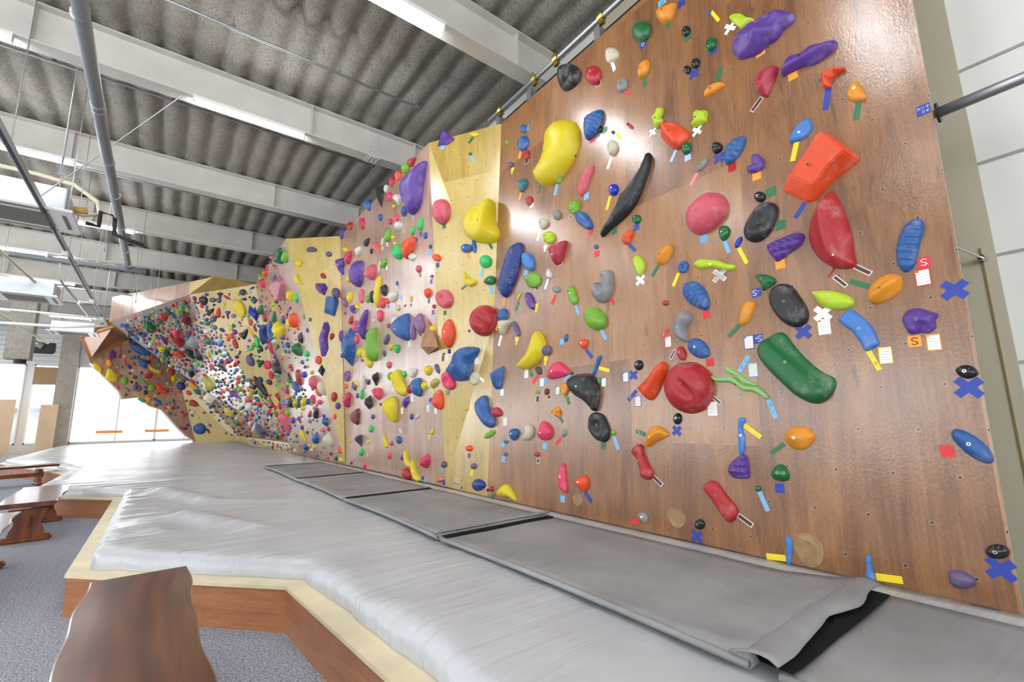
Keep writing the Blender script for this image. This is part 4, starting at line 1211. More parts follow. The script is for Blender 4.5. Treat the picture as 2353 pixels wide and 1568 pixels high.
purple e 598 975 78 64 70
yellow P 690,1060 720,1110 755,1200 750,1235 700,1185 680,1130
blue g 875 1195 126 84 90
blue t 755 1290 96 76 90
yellow e 790 1275 40 38 0
purple x 640 1162 50 44 0
white t 620 1335 54 38 -90
blue e 890 1395 50 34 10
pink e 1015 1420 52 44 0
green g 415 1165 84 52 70
@ 420 640 7.84
yellow PL 950,372 1050,410 1110,480 1140,600 1110,710 1050,720 980,650 920,580 900,480 =big yellow two-part hold in the cave
black P 400,320 445,370 440,440 400,480 340,460 290,420 290,350 340,325
violet e 545 735 120 114 0
violet e 535 390 122 90 0
violet g 640 395 106 90 200
blue e 425 290 88 62 0
black e 670 280 114 60 0
red l 795 345 165 48 30
steel? 0
slate e 1080 250 128 120 0
navy e 1108 375 98 54 0
black P 560,530 550,600 500,645 440,580 500,560
red PK 650,520 680,600 680,680 640,715 595,680 600,600
blue t 805 625 118 98 90
grey e 912 675 96 88 0
red xK 725 695 72 66 0
green P 440,740 520,810 480,855 400,840 355,800
yellow e 868 900 92 88 0
navy e 705 930 116 66 25
black P 1150,905 1170,980 1110,1105 1035,1020
red PK 940,1080 980,1150 1000,1250 940,1265 890,1180 900,1100
grey PR 170,995 260,1050 340,1170 310,1240 250,1260 130,1180 75,1100 140,1060 =grey scallop shell hold
green e 470 1130 205 138 10
maroon PS 0,655 70,680 165,760 160,810 60,800 -20,770 -40,700 =big maroon block hold in the cave
black PK 0,1240 70,1270 150,1290 220,1360 235,1450 140,1430 60,1380
black PK 225,1270 300,1310 370,1370 350,1480 290,1470 240,1400
yellow e 472 1375 132 62 65
mint e 265 1530 140 100 20
violet e 1205 1470 190 126 60
green t 1385 1530 150 130 100
navy e 705 1495 100 92 0
red e 820 1490 130 110 0
@ 240 640 7.84
green PR 740,730 830,780 935,890 900,920 830,970 740,960 710,870 680,780 =dark green ribbed shell hold
red PF 1010,630 1140,680 1150,740 1060,745 960,710 930,680
red P 1170,960 1250,1040 1350,1050 1435,1150 1410,1240 1330,1240 1250,1170 1180,1080 =big red boot-shaped hold in the cave
pink e 1295 985 170 120 30
orange eD 1330 1360 215 130 20
purple P 985,970 1040,1000 1080,1080 1135,1200 1090,1190 1010,1090 975,1020
yellow P 930,1180 990,1230 1100,1240 1090,1310 1020,1320 950,1240
purple PF 520,1090 600,1110 660,1195 540,1200 440,1160 470,1100
@ 180 740 6.03
purple PF 480,380 520,420 525,510 430,490 440,420
pink p 585 382 158 76 88
pink p 645 532 152 84 85
amber e 430 575 112 90 60
yellow PL 215,570 290,600 330,660 315,705 250,670 205,630
yellow PL 410,645 480,670 550,770 530,835 385,800 385,720 =big yellow plate hold at the cave mouth
blue P 720,300 950,330 1010,400 990,460 880,460 790,410 740,350 =huge blue saucer hold in the cave mouth
blue PF 840,500 960,530 955,625 880,625 835,560
yellow PS 970,560 1030,640 1170,680 1120,715 1020,680 980,630
leaf eR 640 810 122 110 60
leaf eR 1015 915 112 108 60
orange PK 1080,855 1180,900 1245,970 1220,1000 1120,980 1080,930
violet eO 820 915 128 96 10
red e 975 745 126 74 -15
leaf l 895 820 140 48 32
yellow e 815 1012 150 26 28
amber e 975 1075 102 98 0
blue PF 1080,1055 1150,1100 1165,1165 1110,1140 1060,1080
navy e 1430 890 136 108 30
mint e 885 1090 95 50 20
@ 420 820 7.84
blue e 300 1300 240 205 0 =big blue dome hold on the yellow end panel
crimson g 200 845 190 110 25
orange e 105 655 115 78 30
pink e 195 460 235 66 35
yellow e 190 535 182 78 40
teal e 270 640 155 86 25
olive PK 340,300 480,410 620,490 620,560 540,605 450,580 410,450 =olive green horn hold in the cave
black e 155 300 140 112 30
black e 750 230 230 64 25
yellow e 840 1000 225 80 40
purple e 970 695 300 72 25
pink e 740 630 135 58 10
green t 1010 1205 165 92 20
white PF 1312,1118 1218,1305 1163,1190 =white triangle volume low in the cave
grey PF 1320,1125 1350,1150 1545,1445 1232,1312
cream PF 470,610 740,690 600,850 480,850 360,745 =cream five-sided volume on the cave prow
'''
SHP = {}
def unit_outline(kind, n=20):
    o = []
    for i in range(n):
        a = 2 * pi * i / n; c, s = cos(a), sin(a)
        if kind == 'e': p = (c, s)
        elif kind == 'g': p = (c, s * (1 - .28 * c))
        elif kind == 'd': p = (c, s * (1 - c) ** .75 * .78 + 0)
        elif kind == 't':
            r = 1 / (.62 + .38 * cos(((a + pi / 3) % (2 * pi / 3)) - pi / 3) ** 3) * .9; r = .78 + .22 * cos(3 * a); p = (r * c, r * s * 1.12)
        elif kind == 'l': p = (c, s * abs(s) ** .45)
        elif kind == 'h': p = (c, max(-1, s) if s < 0 else s * .35); p = (c, (p[1] + .32) * 1.45)
        elif kind == 'p': p = (c, s * (.62 + .38 * cos(2 * a)))
        elif kind == 'x': r = .82 + .18 * cos(5 * a + .6); p = (r * c, r * s)
        elif kind == 'b': p = (c, s * .8 + .45 * (c * c - .5))
        elif kind == 'c': p = (c, s * .5 * (1 - .35 * c * c) + .8 * (c * c - .5))
        o.append(p)
    return o
def smooth_closed(pts, n):
    m_ = len(pts); out = []; per = max(2, int(round(n / m_)))
    for i in range(m_):
        p0, p1, p2, p3 = [Vector(pts[(i + k_) % m_]) for k_ in (-1, 0, 1, 2)]
        for j in range(per):
            t = j / per
            out.append(.5 * ((2 * p1) + (-p0 + p2) * t + (2 * p0 - 5 * p1 + 4 * p2 - p3) * t * t + (-p0 + 3 * p1 - 3 * p2 + p3) * t ** 3))
    return out
def area(p): return .5 * sum(p[i][0] * p[(i + 1) % len(p)][1] - p[(i + 1) % len(p)][0] * p[i][1] for i in range(len(p)))
def offset_poly(P_, d):
    n_ = len(P_); out = []
    for i in range(n_):
        a, b, c = P_[i - 1], P_[i], P_[(i + 1) % n_]
        t = (c - a)
        if t.length < 1e-6: out.append(b); continue
        t.normalize(); out.append(b + Vector((-t.y, t.x)) * d)
    return out
def resample(P_, n):
    L = [0]
    for i in range(len(P_)): L.append(L[-1] + (P_[(i + 1) % len(P_)] - P_[i]).length)
    tot = L[-1]; out = []; j = 0
    for k_ in range(n):
        t = tot * k_ / n
        while L[j + 1] < t: j += 1
        f = (t - L[j]) / max(1e-9, L[j + 1] - L[j]); out.append(P_[j].lerp(P_[(j + 1) % len(P_)], f))
    return out
def hold_bm(P_, H, prof, dirv, seed, res):
    """P_ outline in metres (2D, counter-clockwise), H height; returns bmesh and height function"""
    rnd = random.Random(seed); bm = bmesh.new(); n_ = len(P_)
    cen = sum(P_, Vector((0, 0))) / n_
    if prof in 'FW':
        ins = .45 if prof == 'F' else .68
        top = [cen + (p - cen) * ins for p in P_]; mx = max((p - cen).length for p in P_)
        if prof == 'W': sh = dirv * .12 * mx
        else: sh = dirv * .1 * mx
        def hf(p): return H
        base = [bm.verts.new((p.x, p.y, 0)) for p in P_]; mid = [bm.verts.new((cen.x + (p.x - cen.x) * .985, cen.y + (p.y - cen.y) * .985, .12 * H)) for p in P_]
        tp = []
        for p in top:
            q = p + sh; tilt = (p - cen).dot(dirv) / mx
            tp.append(bm.verts.new((q.x, q.y, H * (1 + .45 * tilt))))
        for A, B in ((base, mid), (mid, tp)):
            for i in range(n_): bm.faces.new((A[i], A[(i + 1) % n_], B[(i + 1) % n_], B[i]))
        if prof == 'F':
            c_ = bm.verts.new((cen.x + sh.x, cen.y + sh.y, H * 1.12))
            for i in range(n_): bm.faces.new((tp[i], tp[(i + 1) % n_], c_))
        else: bm.faces.new(tp)
        bmesh.ops.recalc_face_normals(bm, faces=bm.faces)
        bevel(bm, .05 * H + .001, 2, 20)
        return bm, lambda p: H * .98
    Q = resample(P_, res); pts = list(Q); outl_ = [(q.x, q.y) for q in Q]
    Dm = 0; bb = [min(q.x for q in Q), max(q.x for q in Q), min(q.y for q in Q), max(q.y for q in Q)]
    A_ = abs(area(Q)); g = sqrt(A_) / (res / 5.2)
    for i in range(9):
        for j in range(9):
            p = (bb[0] + (bb[1] - bb[0]) * (i + .5) / 9, bb[2] + (bb[3] - bb[2]) * (j + .5) / 9)
            if inside(p, outl_): Dm = max(Dm, segd(p, outl_))
    Dm = max(Dm, 1e-4)
    r1 = [p for p in offset_poly(Q, Dm * .05) if inside(p, outl_)]; r2 = [p for p in offset_poly(Q, Dm * .2) if inside(p, outl_) and segd(p, outl_) > Dm * .14]
    pts += r1 + r2
    y = bb[2]; row = 0
    while y < bb[3]:
        x = bb[0] + (g / 2 if row % 2 else 0)
        while x < bb[1]:
            if inside((x, y), outl_) and segd((x, y), outl_) > max(Dm * .28, g * .3): pts.append(Vector((x, y)))
            x += g
        y += g * .87; row += 1
    perp = Vector((-dirv.y, dirv.x)); perp = perp if perp.y > 0 else -perp; ext = max(abs((q - cen).dot(dirv)) for q in Q); exw = max(abs((q - cen).dot(perp)) for q in Q)
    so = Vector((seed * 1.7 % 50, seed * .9 % 50, 0))
    bumps = [(cen + Vector((rnd.uniform(-1, 1) * ext * .8, rnd.uniform(-1, 1) * ext * .8)), 0) for _ in range(40)]
    def hf(p):
        d = segd(p, outl_); t = min(1, d / (Dm * (.45 if prof in 'LT' else .98)))
        base = H * sqrt(max(0, 1 - (1 - t) ** 2)); q = Vector(p) - cen; a, b = q.dot(dirv) / ext, q.dot(perp) / max(exw, 1e-5)
        if prof == 'D': return base * (1 - .62 * math.exp(-((q.length / (Dm * .62)) ** 2)))
        if prof == 'V': return base * (1 - .4 * math.exp(-(((q - Vector((.18, -.12)) * Dm).dot(Vector((.8, .6))) / (Dm * .16)) ** 2 + ((q - Vector((.18, -.12)) * Dm).dot(Vector((-.6, .8))) / (Dm * .42)) ** 2)))
        if prof == 'O': return base * (1 - .95 * math.exp(-((q.length / (Dm * .42)) ** 4)))
        if prof == 'R': return base * (1 + .10 * sin(a * ext / (.0058 if ext > .06 else .0045) ))
        if prof == 'B':
            c1 = abs(cos(q.x / Dm * 4.2) * cos(q.y / Dm * 4.2 + 1.3)); return base * (.72 + .42 * c1)
        if prof == 'K':
            return base * (.82 + .5 * noise.noise(Vector((q.x, q.y, 0)) / Dm * 1.1 + so) - .55 * max(0, .22 - abs(noise.noise(Vector((q.x, q.y, 0)) / Dm * 1.3 + so * 2))) + .14 * noise.noise(Vector((q.x, q.y, 0)) / Dm * 3.2 + so))
        if prof == 'S': return base * (.72 + .42 * math.exp(-((b + .12) / .3) ** 2) - .12 * max(0, -b - .25))
        if prof == 'N': return base * (.7 + .6 * math.exp(-((a + .25) ** 2 + (b * .7) ** 2) / .09))
        if prof == 'T':  # ledge: high rim with a scooped shelf above it
            return base * (1.0 - .62 * max(0, min(1, (b - .02) * 4)))
        return base * (1 + .1 * noise.noise(Vector((q.x, q.y, 0)) / Dm * .8 + so))
    try: vs, es, fs, *_ = delaunay_2d_cdt(pts, [], [list(range(len(Q)))], 1, 1e-6)
    except Exception: return None, None
    V_ = []
    for v in vs:
        V_.append(bm.verts.new((v.x, v.y, max(0, hf((v.x, v.y))))))
    for f in fs:
        try: bm.faces.new([V_[i] for i in f])
        except ValueError: pass
    bm.normal_update()
    if sum(f.normal.z for f in bm.faces) < 0: bmesh.ops.reverse_faces(bm, faces=bm.faces[:])
    return bm, hf
def frame_at(loc, n):
    u = Vector((0, 0, 1)).cross(n); u = u.normalized() if u.length > .05 else Vector((1, 0, 0)); v = n.cross(u).normalized()
    return u, v
# bolt meshes shared by all holds
def bolt_mesh(r):
    bm = bmesh.new(); n_ = 10
    def ring(rad, z): return [bm.verts.new((cos(2 * pi * i / n_) * rad, sin(2 * pi * i / n_) * rad, z)) for i in range(n_)]
    A, B, C_, D_ = ring(r, -.004), ring(r, .0022), ring(r * .55, .0022), ring(r * .5, -.003)
    for X, Y, mi in ((A, B, 0), (B, C_, 0), (C_, D_, 1)):
        for i in range(n_): bm.faces.new((X[i], X[(i + 1) % n_], Y[(i + 1) % n_], Y[i])).material_index = mi
    bm.faces.new(D_).material_index = 1
    me = bpy.data.meshes.new('bolt'); bm.to_mesh(me); bm.free(); me.materials.append(MATS['chrome']); me.materials.append(MATS['hole_black']); return me
BOLT = bolt_mesh(.0072)
CN = dict(rose='dusty pink', red='red', crimson='crimson', pink='hot pink', salmon='pink', amber='orange-yellow', royal='royal blue', skyblue='light blue', navy='navy blue', violet='grey-violet', leaf='grass green', lime='lime', mint='mint green', pale='pale green', slate='dark grey', magenta='magenta', mauve='dusty mauve')
KN = dict(e='rounded', g='egg-shaped', d='drop-shaped', t='three-cornered', l='leaf-shaped', h='half-moon', p='two-lobed', x='lobed', b='bean-shaped', c='crescent', P='carved')
PN = dict(V='dented', D='dished', O='ring-like', R='ribbed', B='knobbly', K='craggy', F='faceted', W='blocky', S='ridged', N='knobbed', T='ledge-like', L='flat-faced')
specs = []
ox = oy = 0; sc = 1
for line in HOLDS.strip().splitlines():
    if line.startswith('@'): _, ox, oy, sc = line.split(); ox, oy, sc = float(ox), float(oy), float(sc); continue
    if '?' in line: continue
    line, _, nm = line.partition('='); tk = line.split(); col = tk[0]; gloss = col.endswith('!'); col = col.rstrip('!')
    k_ = tk[1][0]; prof = tk[1][1:] or 'o'
    if k_ == 'P':
        pp = [tuple(float(a) for a in t.split(',')) for t in tk[2:]]; pp = [(ox + a / sc, oy + b / sc) for a, b in pp]
        m_ = sum(a for a, b in pp) / len(pp), sum(b for a, b in pp) / len(pp)
        sxx = sum((a - m_[0]) ** 2 for a, b in pp); syy = sum((b - m_[1]) ** 2 for a, b in pp); sxy = sum((a - m_[0]) * (b - m_[1]) for a, b in pp)
        ang = .5 * math.atan2(2 * sxy, sxx - syy)
    else:
        x, y, w_, h_, an = [float(t) for t in tk[2:7]]; ang = radians(an); c, s = cos(ang), sin(ang)
        pp = [(ox + (x + (a * w_ * c - b * h_ * s) / 2) / sc, oy + (y + (a * w_ * s + b * h_ * c) / 2) / sc) for a, b in unit_outline(k_)]
    ar = abs(area(pp)); cxy = (sum(a for a, b in pp) / len(pp), sum(b for a, b in pp) / len(pp))
    specs.append(dict(col=col, gloss=gloss, k=k_, prof=prof, pp=pp, ang=ang, ar=ar, c=cxy, name=nm.strip()))
specs.sort(key=lambda s_: -s_['ar'])
def build_hold(s_, res):
    cx, cy = s_['c']; loc, n, idx = hit(cx, cy)
    for dx_, dy_ in ((0, 6), (6, 0), (0, 14), (14, 4), (-8, 8), (0, -10), (0, 24)):
        if loc is None: loc, n, idx = hit(cx + dx_, cy + dy_)
    if loc is None: return None
    if (loc - CAM).length > 26.5: return None
    r = (loc - CAM).normalized(); g = -n.dot(r); tilt = 0
    nn = n.copy()
    k_ = 0
    while -nn.dot(r) < .5 and k_ < 40: nn = (nn - r * .05).normalized(); k_ += 1
    tilt = math.acos(max(-1, min(1, nn.dot(n))))
    u, v = frame_at(loc, nn)
    def plane(off):
        o = loc + nn * off; out = []
        for a, b in s_['pp']:
            rr = ray(a, b); d = rr.dot(nn)
            q = CAM + rr * ((o - CAM).dot(nn) / d) - o; out.append(Vector((q.dot(u), q.dot(v))))
        return out
    p = plane(0); A_ = abs(area(p)); c0 = sum(p, Vector((0, 0))) / len(p)
    d0 = Vector((cos(s_['ang']), sin(s_['ang'])))
    x1, y1 = cx + d0.x * 4, cy + d0.y * 4; rr = ray(x1, y1); q = CAM + rr * ((loc - CAM).dot(nn) / rr.dot(nn)) - loc
    dv = Vector((q.dot(u), q.dot(v))); dv = dv.normalized() if dv.length > 1e-6 else Vector((1, 0))
    pd = Vector((-dv.y, dv.x)); wmin = min(max(q.dot(a) for q in p) - min(q.dot(a) for q in p) for a in (dv, pd))
    prof = s_['prof']
    H = wmin * {'F': .38, 'W': .34, 'D': .36, 'O': .4, 'L': .26, 'K': .44, 'S': .46, 'T': .42, 'R': .34}.get(prof, .42); H = min(H, .17)
    p = plane(H * .3); 
    if area(p) < 0: p = p[::-1]
    c0 = sum(p, Vector((0, 0))) / len(p)
    # origin at the outline's middle, on the wall
    o = loc + nn * (H * .3) + u * c0.x + v * c0.y - nn * (H * .3)
    # drop the origin back on the real wall
    o -= n * (o - loc).dot(n) * 1.0
    p = [q - c0 for q in p]
    if not (s_['k'] == 'P' and prof in 'FW') : p = smooth_closed(p, max(24, len(p)))
    bm, hf = hold_bm(p, H, prof, dv, int(cx * 7 + cy * 13), res)
    if bm is None: return None
    sk = .004 + sin(tilt) * max(q.length for q in p) * .9
    bd = [e_ for e_ in bm.edges if len(e_.link_faces) == 1]
    if bd:
        r_ = bmesh.ops.extrude_edge_only(bm, edges=bd)
        for vv in r_['geom']:
            if isinstance(vv, bmesh.types.BMVert): vv.co.z -= sk
    M4 = Matrix((( u.x, v.x, nn.x, o.x), (u.y, v.y, nn.y, o.y), (u.z, v.z, nn.z, o.z), (0, 0, 0, 1)))
    s_['loc'] = o; s_['ext'] = max(q.length for q in p)
    return bm, M4, hf, p, dv, H, idx
NIND = 300
LM = [s_ for s_ in specs if s_['name']]
for s_ in LM: s_['ar'] += 1e6
specs.sort(key=lambda q: -q['ar'])
ind, rest = specs[:NIND], specs[NIND:]
used = set()
def direction(c, l, tiny=False):
    dx, dy = c[0] - l[0], c[1] - l[1]; ax, ay = abs(dx), abs(dy)
    if ax > 2.2 * ay: return 'right of' if dx > 0 else 'left of'
    if ay > 2.2 * ax: return 'below' if dy > 0 else 'above'
    return ('below' if dy > 0 else 'above') + (' right of' if dx > 0 else ' left of')
def nearness(c, l, sz):
    d = sqrt((c[0] - l[0]) ** 2 + (c[1] - l[1]) ** 2)
    return 'just ' if d < sz * 1.3 + 12 else ('' if d < sz * 3 + 60 else 'well ')
for s_ in ind:
    col = CN.get(s_['col'], s_['col']); shp = PN.get(s_['prof']) or KN[s_['k']]
    if s_['name']:
        s_['label'] = s_['name'].replace(' hold', ' climbing hold') if 'hold' in s_['name'] else s_['name'] + ' bolted to the climbing wall'
        used.add(s_['label']); continue
    a_ = s_['ar']; size = 'large ' if a_ > 3500 else ('' if a_ > 900 else ('small ' if a_ > 300 else 'tiny '))
    near = sorted(LM, key=lambda q: (q['c'][0] - s_['c'][0]) ** 2 + (q['c'][1] - s_['c'][1]) ** 2)[:5]
    head = size + ('glossy ' if s_['gloss'] else '') + col + ' ' + shp + ' hold'
    done = False
    for q in near:
        sz = sqrt(q['ar'] - 1e6) / 2
        lab = head + ' ' + nearness(s_['c'], q['c'], sz) + direction(s_['c'], q['c']) + ' the ' + q['name']
        if len(lab.split()) > 16: lab = lab.replace('just ', '').replace('well ', '')
        if len(lab.split()) <= 16 and lab not in used: done = True; break
    if not done:
        for q in near:
            for q2 in near:
                if q2 is q: continue
                lab = col + ' ' + shp + ' hold ' + direction(s_['c'], q['c']) + ' ' + ' '.join(q['name'].split()[-4:]) + ', ' + direction(s_['c'], q2['c']) + ' ' + ' '.join(q2['name'].split()[-3:])
                lab = ' '.join(lab.split()[:16])
                if lab not in used: done = True; break
            if done: break
    used.add(lab); s_['label'] = ' '.join(lab.split()[:16])
for s_ in ind:
    a_ = s_['ar'] % 1e6; res = 72 if a_ > 5000 else (48 if a_ > 1200 else 28)
    if s_['prof'] in 'RB' and a_ > 500: res = int(res * (2.4 if a_ > 2500 else 1.7))
    b = build_hold(s_, res)
    if b is None: continue
    bm, M4, hf, p, dv, H, idx = b
    mn = 'hold_' + s_['col'] + ('_gloss' if s_['gloss'] else '')
    if mn not in MATS: mn = 'hold_' + s_['col']
    o = mk('climbing_hold', bm, mn, None, s_['prof'] not in 'FW'); o.matrix_world = M4
    s_['obj'] = o
    tag(o, s_['label'], 'climbing hold', 'climbing holds on the bouldering wall')
    if a_ > 350 and s_['loc'].y < 9.5:
        ol = [(q.x, q.y) for q in p]
        spots = [Vector((0, 0)) - dv * (s_['ext'] * .12)]
        if a_ > 4500: spots += [dv * s_['ext'] * .62]
        for j, q in enumerate(spots):
            if not inside(q, ol): continue
            bo = bpy.data.objects.new('bolt', BOLT); COL.objects.link(bo); bo.parent = o
            e_ = .006; hx = (hf((q.x + e_, q.y)) - hf((q.x - e_, q.y))) / (2 * e_); hy = (hf((q.x, q.y + e_)) - hf((q.x, q.y - e_))) / (2 * e_)
            nz = Vector((-hx, -hy, 1)).normalized(); nz = (nz + Vector((0, 0, .6))).normalized()
            bo.rotation_mode = 'QUATERNION'; bo.rotation_quaternion = nz.to_track_quat('Z', 'Y'); k_ = (.62 if j else 1.0) * min(1, s_['ext'] / .05 + .35)
            bo.location = (q.x, q.y, hf((q.x, q.y)) + .0005); bo.scale = (k_,) * 3
            if s_['prof'] in 'FW': bo.location.z = H * 1.02 + .002
# every remaining little hold in one object
STC = ['red', 'red', 'crimson', 'pink', 'blue', 'blue', 'green', 'green', 'leaf', 'yellow', 'amber', 'orange', 'purple', 'navy', 'black', 'grey', 'white', 'mint', 'lime', 'salmon', 'teal', 'skyblue', 'maroon', 'cream']
allc = [s_['c'] for s_ in specs]
occ = [(s_['c'][0], s_['c'][1], sqrt(s_['ar'] % 1e6) * .5) for s_ in specs]
def fill(poly, n_, s0, s1, kinds='egdtlxK'):
    xs = [q[0] for q in poly]; ys_ = [q[1] for q in poly]; k_ = 0; tries = 0
    while k_ < n_ and tries < n_ * 40:
        tries += 1
        x, y = random.uniform(min(xs), max(xs)), random.uniform(min(ys_), max(ys_))
        if not inside((x, y), poly): continue
        w_ = random.uniform(s0, s1) * random.choice((.8, 1, 1, 1.35)); h_ = w_ * random.uniform(.5, .95)
        if any((x - a) ** 2 + (y - b) ** 2 < (c * .7 + w_ * .4) ** 2 for a, b, c in occ): continue
        an = random.uniform(-.3, 2.2); kd = random.choice('eegdtlxe'); c, s = cos(an), sin(an)
        pp = [(x + (a * w_ * c - b * h_ * s) / 2, y + (a * w_ * s + b * h_ * c) / 2) for a, b in unit_outline(kd, 12)]
        rest.append(dict(col=random.choice(STC), gloss=False, k=kd, prof=random.choice('ooK'), pp=pp, ang=an, ar=w_ * h_, c=(x, y), name=''))
        occ.append((x, y, w_ * .45)); k_ += 1
fill([(272, 745), (440, 684), (470, 690), (500, 770), (560, 860), (617, 900), (645, 965), (658, 1012), (565, 1002), (446, 884), (348, 806)], 520, 6.5, 14)
fill([(440, 684), (585, 660), (602, 740), (617, 816), (560, 850), (500, 770)], 60, 7, 12)
fill([(300, 770), (345, 806), (446, 878), (560, 1000), (548, 1004), (500, 950), (430, 890), (330, 812), (285, 775)], 150, 8, 15)
fill([(215, 845), (300, 790), (380, 850), (445, 890), (440, 1000), (420, 985), (380, 945), (330, 925), (285, 915), (250, 868)], 80, 6, 12)
fill([(595, 670), (655, 640), (700, 800), (740, 930), (790, 1060), (670, 1038), (640, 950), (617, 830)], 130, 6, 12)
fill([(425, 910), (520, 960), (550, 1010), (452, 1012)], 16, 4, 8)
fill([(575, 1010), (662, 1023), (664, 1037), (580, 1019)], 34, 4, 7)
names_m = sorted({('hold_' + s_['col'] + ('_gloss' if s_['gloss'] and 'hold_' + s_['col'] + '_gloss' in MATS else '')) for s_ in rest})
big = bmesh.new()
for s_ in rest:
    b = build_hold(s_, 14 if s_['ar'] < 200 else 18)
    if b is None: continue
    bm, M4 = b[0], b[1]; mn = 'hold_' + s_['col'] + ('_gloss' if s_['gloss'] and 'hold_' + s_['col'] + '_gloss' in MATS else '')
    mi = names_m.index(mn)
    for f in bm.faces: f.material_index = mi; f.smooth = s_['prof'] not in 'FW'
    bm.transform(M4); me = bpy.data.meshes.new('t'); bm.to_mesh(me); bm.free(); big.from_mesh(me); bpy.data.meshes.remove(me)
tag(mk('climbing_hold', big, names_m), 'hundreds of tiny mixed colour climbing holds scattered over the cave and far sections', 'climbing hold', 'climbing holds on the bouldering wall', 'stuff')
